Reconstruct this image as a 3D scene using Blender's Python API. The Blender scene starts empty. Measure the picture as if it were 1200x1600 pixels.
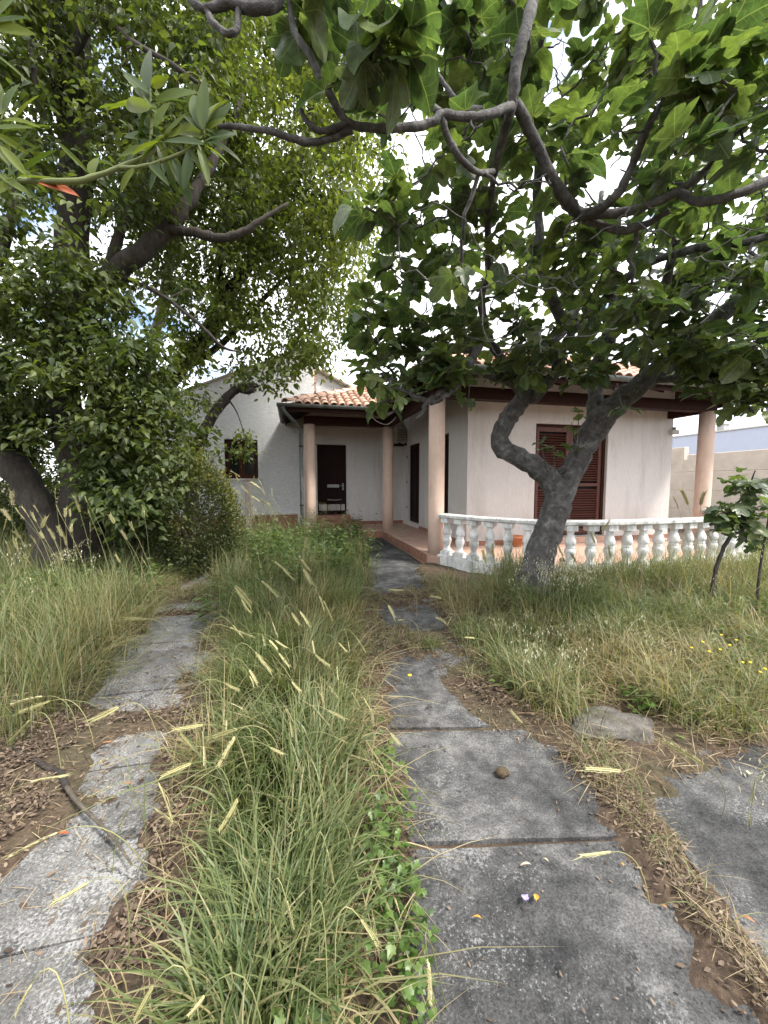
import bpy, bmesh, math, random
import numpy as np
from mathutils import Vector, Matrix
random.seed(7)
RNG = np.random.default_rng(11)
R = math.radians
scene = bpy.context.scene
COL = scene.collection

# ------------------------------------------------------------------ camera, sky, sun, exposure
YAW, PITCH, CAM_H = R(13.3), math.atan(45 / 600), 1.5
cam_data = bpy.data.cameras.new('camera')
cam_data.sensor_fit = 'HORIZONTAL'
cam_data.sensor_width = 36
cam_data.lens = 18
cam_data.clip_start = 0.02
cam_data.clip_end = 3000
cam = bpy.data.objects.new('camera', cam_data)
cam.location = (0, 0, CAM_H)
cam.rotation_euler = (math.pi / 2 - PITCH, 0, -YAW)
COL.objects.link(cam)
scene.camera = cam

SUN_EL, SUN_AZ = R(56), R(128)      # azimuth clockwise from +Y: sun to the right and a little behind
world = bpy.data.worlds.new('World')
scene.world = world
world.use_nodes = True
wn, wl = world.node_tree.nodes, world.node_tree.links
wn.clear()
w_out = wn.new('ShaderNodeOutputWorld')
w_bg = wn.new('ShaderNodeBackground')
w_bg.inputs['Strength'].default_value = 0.105
w_sky = wn.new('ShaderNodeTexSky')
w_sky.sky_type = 'NISHITA'
w_sky.sun_disc = False
w_sky.sun_elevation = SUN_EL
w_sky.sun_rotation = SUN_AZ
w_tc = wn.new('ShaderNodeTexCoord')
w_map = wn.new('ShaderNodeMapping')
w_map.inputs['Scale'].default_value = (1.0, 1.0, 2.6)
w_map.inputs['Location'].default_value = (0.35, 0.1, 0.2)
w_noise = wn.new('ShaderNodeTexNoise')
w_noise.inputs['Scale'].default_value = 2.6
w_noise.inputs['Detail'].default_value = 7
w_noise.inputs['Roughness'].default_value = 0.55
w_ramp = wn.new('ShaderNodeValToRGB')
w_ramp.color_ramp.elements[0].position = 0.32
w_ramp.color_ramp.elements[1].position = 0.45
w_noise2 = wn.new('ShaderNodeTexNoise')
w_noise2.inputs['Scale'].default_value = 5.0
w_noise2.inputs['Detail'].default_value = 5
w_cl = wn.new('ShaderNodeValToRGB')
w_cl.color_ramp.elements[0].position = 0.3
w_cl.color_ramp.elements[0].color = (6.2, 6.6, 7.2, 1)
w_cl.color_ramp.elements[1].position = 0.6
w_cl.color_ramp.elements[1].color = (9.6, 9.7, 9.9, 1)
w_mix = wn.new('ShaderNodeMix')
w_mix.data_type = 'RGBA'
wl.new(w_tc.outputs['Generated'], w_map.inputs['Vector'])
wl.new(w_map.outputs['Vector'], w_noise.inputs['Vector'])
wl.new(w_map.outputs['Vector'], w_noise2.inputs['Vector'])
wl.new(w_noise.outputs['Fac'], w_ramp.inputs['Fac'])
wl.new(w_noise2.outputs['Fac'], w_cl.inputs['Fac'])
wl.new(w_ramp.outputs['Color'], w_mix.inputs['Factor'])
wl.new(w_sky.outputs['Color'], w_mix.inputs['A'])
wl.new(w_cl.outputs['Color'], w_mix.inputs['B'])
wl.new(w_mix.outputs['Result'], w_bg.inputs['Color'])
wl.new(w_bg.outputs['Background'], w_out.inputs['Surface'])

sun_data = bpy.data.lights.new('sun', 'SUN')
sun_data.energy = 2.7
sun_data.angle = R(12)
sun_data.color = (1.0, 0.95, 0.87)
sun = bpy.data.objects.new('sun', sun_data)
to_sun = Vector((math.sin(SUN_AZ) * math.cos(SUN_EL), math.cos(SUN_AZ) * math.cos(SUN_EL), math.sin(SUN_EL)))
sun.rotation_euler = to_sun.to_track_quat('Z', 'Y').to_euler()
sun.location = (6, -6, 12)
COL.objects.link(sun)

vs = scene.view_settings
vs.view_transform = 'Standard'
vs.look = 'None'
vs.exposure = 1.6
vs.gamma = 1
vs.use_curve_mapping = False
scene.render.engine = 'CYCLES'
cy = scene.cycles
cy.max_bounces = 8
cy.diffuse_bounces = 4
cy.glossy_bounces = 2
cy.transmission_bounces = 6
cy.transparent_max_bounces = 6
cy.caustics_reflective = False
cy.caustics_refractive = False
cy.use_denoising = True

# ------------------------------------------------------------------ measuring helpers
_F = np.array([math.sin(YAW) * math.cos(PITCH), math.cos(YAW) * math.cos(PITCH), -math.sin(PITCH)])
_R = np.array([math.cos(YAW), -math.sin(YAW), 0.0])
_U = np.cross(_R, _F)
_C = np.array([0, 0, CAM_H])
def ray(x, y): return _F + _R * (x - 600) / 600 - _U * (y - 800) / 600
def at(x, y, d): return _C + ray(x, y) * d
def onz(x, y, z=0.0):
    r = ray(x, y); return _C + r * ((z - CAM_H) / r[2])
def project(P):
    v = np.asarray(P) - _C
    d = v @ _F
    return 600 + 600 * (v @ _R) / d, 800 - 600 * (v @ _U) / d, d

# ------------------------------------------------------------------ materials
def new_mat(name):
    m = bpy.data.materials.new(name)
    m.use_nodes = True
    n, l = m.node_tree.nodes, m.node_tree.links
    b = n['Principled BSDF']
    return m, n, l, b
def ramp_node(n, stops):
    r = n.new('ShaderNodeValToRGB')
    e = r.color_ramp.elements
    while len(e) < len(stops): e.new(0.5)
    for i, (p, c) in enumerate(stops):
        e[i].position = p
        e[i].color = (c[0], c[1], c[2], 1) if not isinstance(c, (int, float)) else (c, c, c, 1)
    return r
def noise_node(n, l, vec, scale, detail=6, rough=0.6, dist=0.0):
    t = n.new('ShaderNodeTexNoise')
    t.inputs['Scale'].default_value = scale
    t.inputs['Detail'].default_value = detail
    t.inputs['Roughness'].default_value = rough
    t.inputs['Distortion'].default_value = dist
    if vec is not None: l.new(vec, t.inputs['Vector'])
    return t
def mix_node(n, l, fac, a, b, mode='MIX'):
    m = n.new('ShaderNodeMix'); m.data_type = 'RGBA'; m.blend_type = mode
    for sock, v in (('Factor', fac), ('A', a), ('B', b)):
        if isinstance(v, bpy.types.NodeSocket): l.new(v, m.inputs[sock])
        elif isinstance(v, (int, float)) and sock == 'Factor': m.inputs[sock].default_value = v
        elif isinstance(v, (int, float)): m.inputs[sock].default_value = (v, v, v, 1)
        else: m.inputs[sock].default_value = (*v, 1)
    return m.outputs['Result']
def math_node(n, l, op, a, b=None, clamp=False):
    m = n.new('ShaderNodeMath'); m.operation = op; m.use_clamp = clamp
    for i, v in enumerate((a, b)):
        if v is None: continue
        if isinstance(v, bpy.types.NodeSocket): l.new(v, m.inputs[i])
        else: m.inputs[i].default_value = v
    return m.outputs[0]
def mapped(n, l, scale, src='Object'):
    t = n.new('ShaderNodeTexCoord'); m = n.new('ShaderNodeMapping')
    m.inputs['Scale'].default_value = scale
    if src == 'World':
        g = n.new('ShaderNodeNewGeometry'); l.new(g.outputs['Position'], m.inputs['Vector'])
    else: l.new(t.outputs[src], m.inputs['Vector'])
    return m.outputs['Vector']
def bump(n, l, b, height, strength=0.5, distance=0.02):
    k = n.new('ShaderNodeBump')
    k.inputs['Strength'].default_value = strength
    k.inputs['Distance'].default_value = distance
    l.new(height, k.inputs['Height'])
    l.new(k.outputs['Normal'], b.inputs['Normal'])

def mat_surface(name, c1, c2, scale=(1, 1, 1), nscale=8, rough=0.85, bstr=0.4, bdist=0.01, dirt=None, dscale=1.3, dpos=(0.52, 0.72), c3=None, bscale=None, objrand=0.0, spec=0.3, dmap=(1, 1, 0.6)):
    """mottled surface: two tones of noise, optional stains of another colour, fine relief"""
    m, n, l, b = new_mat(name)
    v = mapped(n, l, scale, 'World')
    a = noise_node(n, l, v, nscale, 8, 0.65)
    col = ramp_node(n, [(0.3, c1), (0.7, c2)] if c3 is None else [(0.25, c1), (0.5, c2), (0.75, c3)])
    l.new(a.outputs['Fac'], col.inputs['Fac'])
    out = col.outputs['Color']
    if dirt is not None:
        v2 = mapped(n, l, dmap, 'World')
        d = noise_node(n, l, v2, dscale, 9, 0.7, 0.3)
        dr = ramp_node(n, [(dpos[0], 0.0), (dpos[1], 1.0)])
        l.new(d.outputs['Fac'], dr.inputs['Fac'])
        out = mix_node(n, l, dr.outputs['Color'], out, dirt)
    if objrand:
        oi = n.new('ShaderNodeObjectInfo')
        hs = n.new('ShaderNodeHueSaturation')
        l.new(math_node(n, l, 'MULTIPLY_ADD', oi.outputs['Random'], objrand), hs.inputs['Value'])
        hs.inputs['Value'].links[0].from_node.inputs[2].default_value = 1 - objrand * 0.5
        l.new(out, hs.inputs['Color'])
        out = hs.outputs['Color']
    l.new(out, b.inputs['Base Color'])
    b.inputs['Roughness'].default_value = rough
    b.inputs['Specular IOR Level'].default_value = spec
    bn = noise_node(n, l, v, bscale or nscale * 3, 6, 0.7)
    bump(n, l, b, bn.outputs['Fac'], bstr, bdist)
    return m

M = {}
M['stucco'] = mat_surface('streaked_stucco', (0.64, 0.615, 0.595), (0.77, 0.75, 0.73), (34, 34, 3.6), 1.8, 0.9, 1.0, 0.028, dirt=(0.49, 0.455, 0.425), dscale=1.0, dpos=(0.50, 0.80), dmap=(2.6, 2.6, 0.35), bscale=2.2)
M['roughcast'] = mat_surface('roughcast_render', (0.60, 0.61, 0.62), (0.78, 0.79, 0.80), (7, 7, 20), 1.2, 0.95, 1.0, 0.035, dirt=(0.48, 0.49, 0.49), dscale=1.1, dpos=(0.5, 0.8), bscale=2.2)
M['column'] = mat_surface('column_paint', (0.55, 0.40, 0.32), (0.63, 0.475, 0.39), (1, 1, 0.6), 9, 0.8, 0.15, 0.004, dirt=(0.38, 0.28, 0.22), dscale=2.0, dpos=(0.52, 0.80), dmap=(3, 3, 0.5))
M['parapet'] = mat_surface('pink_render', (0.50, 0.42, 0.40), (0.60, 0.51, 0.48), (14, 14, 1), 2, 0.9, 0.3, 0.01)
M['terracotta'] = mat_surface('terracotta_floor', (0.40, 0.245, 0.185), (0.52, 0.35, 0.275), (1, 1, 1), 6, 0.7, 0.2, 0.004, dirt=(0.30, 0.22, 0.17), dscale=2.2, dpos=(0.5, 0.72))
M['riser'] = mat_surface('brick_riser', (0.26, 0.125, 0.085), (0.38, 0.20, 0.14), (1, 1, 1), 9, 0.8, 0.2, 0.004, dirt=(0.12, 0.09, 0.07), dscale=3)
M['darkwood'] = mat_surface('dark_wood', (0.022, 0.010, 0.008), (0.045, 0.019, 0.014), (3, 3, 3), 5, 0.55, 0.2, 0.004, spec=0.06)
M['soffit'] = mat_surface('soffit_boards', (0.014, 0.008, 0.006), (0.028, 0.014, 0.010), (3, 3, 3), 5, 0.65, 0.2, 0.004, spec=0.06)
M['shutter'] = mat_surface('shutter_paint', (0.075, 0.026, 0.019), (0.115, 0.043, 0.031), (2, 2, 2), 6, 0.5, 0.12, 0.003, objrand=0.25)
M['doorwood'] = mat_surface('door_wood', (0.014, 0.006, 0.005), (0.026, 0.011, 0.009), (8, 8, 1), 4, 0.45, 0.1, 0.003, spec=0.06)
M['windowwood'] = mat_surface('window_wood', (0.03, 0.012, 0.009), (0.06, 0.026, 0.018), (8, 8, 1), 4, 0.5, 0.1, 0.003, spec=0.06)
M['gutter'] = mat_surface('old_zinc', (0.10, 0.115, 0.115), (0.19, 0.21, 0.205), (1, 1, 1), 7, 0.5, 0.1, 0.003, dirt=(0.07, 0.075, 0.07), dscale=3)
M['tile'] = mat_surface('clay_tile', (0.44, 0.25, 0.185), (0.58, 0.385, 0.30), (1, 1, 1), 14, 0.85, 0.3, 0.004, dirt=(0.60, 0.47, 0.36), dscale=5, dpos=(0.5, 0.7), objrand=0.35)
M['tilebed'] = mat_surface('tile_mortar', (0.42, 0.31, 0.22), (0.62, 0.52, 0.42), (1, 1, 1), 18, 0.9, 0.3, 0.01)
M['baluster'] = mat_surface('weathered_white', (0.60, 0.60, 0.59), (0.80, 0.80, 0.79), (1, 1, 1), 9, 0.85, 0.3, 0.006, dirt=(0.22, 0.22, 0.20), dscale=4.2, dpos=(0.44, 0.70), objrand=0.12)
M['railtop'] = mat_surface('lichen_white', (0.42, 0.42, 0.40), (0.74, 0.74, 0.72), (1, 1, 1), 22, 0.9, 0.4, 0.006, dirt=(0.17, 0.18, 0.165), dscale=7, dpos=(0.48, 0.66))
M['concretewall'] = mat_surface('boundary_concrete', (0.48, 0.415, 0.35), (0.60, 0.53, 0.455), (1, 1, 1), 3, 0.9, 0.25, 0.01, dirt=(0.40, 0.35, 0.29), dscale=0.8)
M['bluewall'] = mat_surface('pale_blue_render', (0.40, 0.44, 0.54), (0.44, 0.48, 0.58), (1, 1, 1), 2, 0.9, 0.1, 0.01)
M['greymetal'] = mat_surface('grey_metal', (0.25, 0.25, 0.25), (0.36, 0.36, 0.36), (1, 1, 1), 8, 0.5, 0.1, 0.003)
M['offwhite'] = mat_surface('dirty_offwhite', (0.42, 0.40, 0.36), (0.58, 0.56, 0.52), (1, 1, 1), 8, 0.6, 0.1, 0.003)
M['black'] = mat_surface('black_plastic', (0.012, 0.012, 0.012), (0.025, 0.025, 0.025), (1, 1, 1), 8, 0.4, 0.1, 0.003, spec=0.06)
M['wirewhite'] = mat_surface('grey_cable', (0.42, 0.42, 0.42), (0.5, 0.5, 0.5), (1, 1, 1), 8, 0.5, 0.1, 0.003)
M['greywood'] = mat_surface('weathered_board', (0.10, 0.085, 0.075), (0.19, 0.165, 0.145), (14, 14, 1.2), 3, 0.9, 0.4, 0.006)
M['stone'] = mat_surface('pale_stone', (0.10, 0.09, 0.078), (0.21, 0.195, 0.178), (1, 1, 1), 14, 0.9, 1.0, 0.03, dirt=(0.06, 0.052, 0.04), dscale=6)
M['clod'] = mat_surface('brown_clod', (0.05, 0.035, 0.02), (0.11, 0.08, 0.05), (1, 1, 1), 60, 0.95, 0.8, 0.01)
M['brokenbrick'] = mat_surface('broken_brick', (0.34, 0.19, 0.12), (0.55, 0.40, 0.31), (1, 1, 1), 20, 0.95, 0.6, 0.02)
M['roofedge'] = mat_surface('old_roof_edge', (0.20, 0.17, 0.14), (0.42, 0.36, 0.31), (1, 1, 1), 12, 0.95, 0.5, 0.02)
m, n, l, b = new_mat('dark_glass')
b.inputs['Base Color'].default_value = (0.008, 0.009, 0.009, 1); b.inputs['Roughness'].default_value = 0.15
M['glass'] = m

def mat_concrete(name, dark, mid, light, lich, lpos, rough=0.92):
    """old path concrete: black crust, grey body, white lichen crumbs"""
    m, n, l, b = new_mat(name)
    v = mapped(n, l, (1, 1, 1), 'World')
    big = noise_node(n, l, v, 1.6, 5, 0.6)
    med = noise_node(n, l, v, 9, 8, 0.7)
    fine = noise_node(n, l, v, 120, 6, 0.8)
    s = math_node(n, l, 'ADD', math_node(n, l, 'MULTIPLY', big.outputs['Fac'], 0.5), math_node(n, l, 'MULTIPLY', med.outputs['Fac'], 0.5))
    cr = ramp_node(n, [(0.36, dark), (0.5, mid), (0.64, light)])
    l.new(s, cr.inputs['Fac'])
    f2 = ramp_node(n, [(0.38, 0.45), (0.62, 1.5)])
    l.new(fine.outputs['Fac'], f2.inputs['Fac'])
    c = mix_node(n, l, 1.0, cr.outputs['Color'], f2.outputs['Color'], 'MULTIPLY')
    l1 = noise_node(n, l, v, 85, 6, 0.8)
    l2 = noise_node(n, l, v, 2.3, 4, 0.6)
    lm = math_node(n, l, 'ADD', math_node(n, l, 'MULTIPLY', l1.outputs['Fac'], 0.7), math_node(n, l, 'MULTIPLY', l2.outputs['Fac'], 0.45))
    lr = ramp_node(n, [(lpos, 0.0), (lpos + 0.05, 1.0)])
    l.new(lm, lr.inputs['Fac'])
    c = mix_node(n, l, lr.outputs['Color'], c, lich)
    wv = noise_node(n, l, v, 5, 5, 0.7)
    off = n.new('ShaderNodeVectorMath'); off.operation = 'MULTIPLY_ADD'
    l.new(wv.outputs['Color'], off.inputs[0]); off.inputs[1].default_value = (0.35, 0.35, 0); l.new(v, off.inputs[2])
    vo = n.new('ShaderNodeTexVoronoi'); vo.feature = 'DISTANCE_TO_EDGE'; vo.inputs['Scale'].default_value = 0.8
    l.new(off.outputs['Vector'], vo.inputs['Vector'])
    ck = ramp_node(n, [(0.002, 1.0), (0.007, 0.0)]); l.new(vo.outputs['Distance'], ck.inputs['Fac'])
    cm = ramp_node(n, [(0.48, 0.0), (0.56, 0.85)]); l.new(l2.outputs['Fac'], cm.inputs['Fac'])
    c = mix_node(n, l, math_node(n, l, 'MULTIPLY', ck.outputs['Color'], cm.outputs['Color']), c, (0.012, 0.011, 0.010))
    l.new(c, b.inputs['Base Color'])
    b.inputs['Roughness'].default_value = rough
    b.inputs['Specular IOR Level'].default_value = 0.25
    h = math_node(n, l, 'ADD', math_node(n, l, 'MULTIPLY', fine.outputs['Fac'], 0.5), med.outputs['Fac'])
    bump(n, l, b, h, 0.9, 0.012)
    return m
M['path_dark'] = mat_concrete('blackened_concrete', (0.018, 0.0185, 0.020), (0.066, 0.066, 0.066), (0.165, 0.162, 0.158), (0.21, 0.21, 0.21), 0.635)
M['path_pale'] = mat_concrete('pale_lichen_concrete', (0.055, 0.054, 0.054), (0.115, 0.113, 0.11), (0.20, 0.196, 0.19), (0.30, 0.30, 0.298), 0.60)

def mat_ground():
    m, n, l, b = new_mat('soil_and_litter')
    v = mapped(n, l, (1, 1, 1), 'World')
    a = noise_node(n, l, v, 28, 8, 0.75, 0.4)
    cr = ramp_node(n, [(0.3, (0.03, 0.02, 0.013)), (0.5, (0.085, 0.055, 0.035)), (0.68, (0.17, 0.12, 0.08))])
    l.new(a.outputs['Fac'], cr.inputs['Fac'])
    g = noise_node(n, l, v, 1.1, 4, 0.6)
    gr = ramp_node(n, [(0.5, 0.0), (0.68, 0.6)])
    l.new(g.outputs['Fac'], gr.inputs['Fac'])
    c = mix_node(n, l, gr.outputs['Color'], cr.outputs['Color'], (0.06, 0.07, 0.028))
    l.new(c, b.inputs['Base Color'])
    b.inputs['Roughness'].default_value = 0.95
    bump(n, l, b, a.outputs['Fac'], 1.0, 0.03)
    return m
M['ground'] = mat_ground()

def mat_bark(name, c1, c2, c3, zs=0.35, lich=None, bd=0.03, ns=16):
    m, n, l, b = new_mat(name)
    v = mapped(n, l, (1, 1, zs), 'World')
    a = noise_node(n, l, v, ns, 8, 0.7, 0.5)
    cr = ramp_node(n, [(0.3, c1), (0.52, c2), (0.72, c3)])
    l.new(a.outputs['Fac'], cr.inputs['Fac'])
    c = cr.outputs['Color']
    if lich:
        x = noise_node(n, l, mapped(n, l, (1, 1, 1), 'World'), 5.5, 6, 0.7)
        r = ramp_node(n, [(0.54, 0.0), (0.66, 0.8)])
        l.new(x.outputs['Fac'], r.inputs['Fac'])
        c = mix_node(n, l, r.outputs['Color'], c, lich)
    l.new(c, b.inputs['Base Color'])
    b.inputs['Roughness'].default_value = 0.9
    bump(n, l, b, a.outputs['Fac'], 0.9, bd)
    return m
M['figbark'] = mat_bark('fig_bark', (0.022, 0.020, 0.019), (0.080, 0.076, 0.073), (0.17, 0.165, 0.16), 0.9, lich=(0.235, 0.232, 0.228), bd=0.04, ns=14)
M['bark'] = mat_bark('brown_bark', (0.010, 0.008, 0.006), (0.030, 0.023, 0.017), (0.062, 0.048, 0.037), 0.3)
M['palebark'] = mat_bark('pale_bark', (0.13, 0.115, 0.10), (0.25, 0.22, 0.19), (0.36, 0.33, 0.29), 1.5)
M['deadbark'] = mat_bark('dark_dead_bark', (0.012, 0.009, 0.008), (0.03, 0.023, 0.019), (0.07, 0.055, 0.045), 0.4)
M['twig'] = mat_bark('twig_bark', (0.05, 0.04, 0.03), (0.09, 0.075, 0.055), (0.15, 0.13, 0.10), 1)

def mat_leaf(name, c_dark, c_mid, c_light, trans=0.42, tmul=(1.3, 1.35, 0.6), rough=0.45, veins=None, spec=0.4, dry=None, objrand=False):
    """two-sided leaf: reflects its own green and lets light through; colour varies leaf by leaf (attribute rnd)"""
    m, n, l, b = new_mat(name)
    at_ = n.new('ShaderNodeAttribute'); at_.attribute_name = 'rnd'
    f = at_.outputs['Fac']
    if objrand:
        oi = n.new('ShaderNodeObjectInfo')
        f = math_node(n, l, 'FRACT', math_node(n, l, 'ADD', f, oi.outputs['Random']))
    cr = ramp_node(n, [(0.05, c_dark), (0.5, c_mid), (0.95, c_light)])
    l.new(f, cr.inputs['Fac'])
    c = cr.outputs['Color']
    if dry is not None:
        ad = n.new('ShaderNodeAttribute'); ad.attribute_name = 'dry'
        c = mix_node(n, l, ad.outputs['Fac'], c, dry)
    if veins is not None:
        lc = n.new('ShaderNodeAttribute'); lc.attribute_name = 'lco'
        sp = n.new('ShaderNodeSeparateXYZ'); l.new(lc.outputs['Vector'], sp.inputs[0])
        u = math_node(n, l, 'ABSOLUTE', sp.outputs['X']); vv = sp.outputs['Y']
        r = math_node(n, l, 'SQRT', math_node(n, l, 'ADD', math_node(n, l, 'MULTIPLY', u, u), math_node(n, l, 'MULTIPLY', vv, vv)))
        ang = math_node(n, l, 'ARCTAN2', u, vv)
        d = None
        for a0 in (0.0, 0.70, 1.35):
            q = math_node(n, l, 'MULTIPLY', math_node(n, l, 'ABSOLUTE', math_node(n, l, 'SINE', math_node(n, l, 'SUBTRACT', ang, a0))), r)
            d = q if d is None else math_node(n, l, 'MINIMUM', d, q)
        main = ramp_node(n, [(0.004, 1.0), (0.016, 0.0)])
        l.new(d, main.inputs['Fac'])
        sec = math_node(n, l, 'PINGPONG', math_node(n, l, 'ADD', math_node(n, l, 'MULTIPLY', r, 7.0), math_node(n, l, 'MULTIPLY', d, -5.0)), 0.5)
        sr = ramp_node(n, [(0.0, 0.55), (0.05, 0.0)])
        l.new(sec, sr.inputs['Fac'])
        vm = math_node(n, l, 'MAXIMUM', main.outputs['Color'], sr.outputs['Color'])
        oi2 = n.new('ShaderNodeObjectInfo')
        sh = n.new('ShaderNodeVectorMath'); sh.operation = 'ADD'; l.new(lc.outputs['Vector'], sh.inputs[0]); l.new(oi2.outputs['Random'], sh.inputs[1])
        bl = noise_node(n, l, sh.outputs['Vector'], 3.5, 5, 0.7)
        br_ = ramp_node(n, [(0.35, 0.62), (0.65, 1.35)]); l.new(bl.outputs['Fac'], br_.inputs['Fac'])
        c = mix_node(n, l, 1.0, c, br_.outputs['Color'], 'MULTIPLY')
        sp2 = noise_node(n, l, sh.outputs['Vector'], 16, 3, 0.6)
        sr2 = ramp_node(n, [(0.70, 0.0), (0.74, 0.7)]); l.new(sp2.outputs['Fac'], sr2.inputs['Fac'])
        c = mix_node(n, l, sr2.outputs['Color'], c, (0.09, 0.07, 0.025))
        pet = math_node(n, l, 'LESS_THAN', vv, 0.0)
        vm = math_node(n, l, 'MAXIMUM', vm, pet, True)
        c = mix_node(n, l, math_node(n, l, 'MULTIPLY', vm, 0.75), c, veins)
    l.new(c, b.inputs['Base Color'])
    b.inputs['Roughness'].default_value = rough
    b.inputs['Specular IOR Level'].default_value = spec
    t = n.new('ShaderNodeBsdfTranslucent')
    tc = mix_node(n, l, 1.0, c, tmul, 'MULTIPLY')
    l.new(tc, t.inputs['Color'])
    ms = n.new('ShaderNodeMixShader'); ms.inputs['Fac'].default_value = trans
    l.new(b.outputs['BSDF'], ms.inputs[1]); l.new(t.outputs['BSDF'], ms.inputs[2])
    l.new(ms.outputs['Shader'], n['Material Output'].inputs['Surface'])
    return m
M['figleaf'] = mat_leaf('fig_leaf', (0.040, 0.064, 0.032), (0.068, 0.100, 0.045), (0.120, 0.150, 0.052), 0.42, (1.3, 1.5, 0.6), 0.42, veins=(0.20, 0.225, 0.11), spec=0.5, objrand=True)
M['treeleaf'] = mat_leaf('tree_leaf', (0.038, 0.058, 0.021), (0.068, 0.095, 0.030), (0.120, 0.147, 0.044), 0.45, (1.5, 1.55, 0.55), 0.5)
M['backlitleaf'] = mat_leaf('backlit_leaf', (0.056, 0.082, 0.023), (0.098, 0.130, 0.034), (0.165, 0.188, 0.05), 0.50, (1.6, 1.65, 0.58), 0.5)  # further foliage: backlighting put into the colour, lighter and yellower than tree_leaf
M['laurelleaf'] = mat_leaf('laurel_leaf', (0.035, 0.058, 0.018), (0.065, 0.095, 0.022), (0.11, 0.14, 0.024), 0.42, (1.7, 1.7, 0.5), 0.5, spec=0.25, objrand=True)
M['shrubleaf'] = mat_leaf('shrub_leaf', (0.034, 0.048, 0.014), (0.095, 0.108, 0.024), (0.19, 0.175, 0.036), 0.35, (1.5, 1.5, 0.5), 0.4)
M['weedleaf'] = mat_leaf('weed_leaf', (0.05, 0.085, 0.025), (0.085, 0.13, 0.04), (0.14, 0.185, 0.06), 0.4, (1.4, 1.5, 0.6), 0.5)
M['ivyleaf'] = mat_leaf('ivy_leaf', (0.045, 0.085, 0.02), (0.08, 0.14, 0.03), (0.13, 0.19, 0.05), 0.35, (1.4, 1.5, 0.6), 0.4)
M['grass'] = mat_leaf('grass_blade', (0.058, 0.092, 0.030), (0.112, 0.150, 0.054), (0.19, 0.215, 0.09), 0.38, (1.3, 1.3, 0.7), 0.5, dry=(0.36, 0.29, 0.165))
M['straw'] = mat_leaf('dry_straw', (0.13, 0.085, 0.045), (0.27, 0.20, 0.115), (0.44, 0.36, 0.23), 0.2, (1.1, 1.0, 0.8), 0.7)
M['ear'] = mat_leaf('pale_ear', (0.42, 0.40, 0.19), (0.55, 0.52, 0.27), (0.66, 0.61, 0.36), 0.35, (1.2, 1.15, 0.8), 0.6, objrand=True)
M['stalk'] = mat_leaf('grass_stalk', (0.16, 0.19, 0.07), (0.25, 0.26, 0.11), (0.38, 0.35, 0.17), 0.2, (1.1, 1.1, 0.8), 0.6, objrand=True)
M['oat'] = mat_leaf('oat_spikelet', (0.48, 0.47, 0.34), (0.60, 0.58, 0.44), (0.72, 0.70, 0.56), 0.4, (1.1, 1.1, 0.9), 0.6)
M['litter'] = mat_leaf('brown_litter', (0.045, 0.029, 0.020), (0.11, 0.077, 0.053), (0.22, 0.165, 0.118), 0.12, (1.1, 1.0, 0.8), 0.75)
M['orange'] = mat_surface('orange_leaf', (0.50, 0.22, 0.03), (0.62, 0.30, 0.05), (1, 1, 1), 40, 0.5, 0.2, 0.002)
M['violet'] = mat_surface('violet_petal', (0.26, 0.22, 0.46), (0.34, 0.30, 0.54), (1, 1, 1), 40, 0.6, 0.2, 0.002)
M['brownleaf'] = mat_surface('brown_leaf', (0.22, 0.10, 0.04), (0.36, 0.19, 0.09), (1, 1, 1), 40, 0.6, 0.2, 0.002)
M['redleaf'] = mat_surface('rusty_leaf', (0.22, 0.055, 0.02), (0.34, 0.10, 0.04), (1, 1, 1), 40, 0.5, 0.2, 0.002)
M['paleleaf'] = mat_surface('bleached_leaf', (0.42, 0.33, 0.22), (0.56, 0.47, 0.34), (1, 1, 1), 40, 0.7, 0.2, 0.002)
M['yellow'] = mat_surface('yellow_petal', (0.62, 0.45, 0.02), (0.75, 0.55, 0.04), (1, 1, 1), 40, 0.6, 0.1, 0.002)
M['clay'] = mat_surface('clay_pot', (0.36, 0.13, 0.06), (0.46, 0.19, 0.10), (1, 1, 1), 9, 0.8, 0.2, 0.003)

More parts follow.
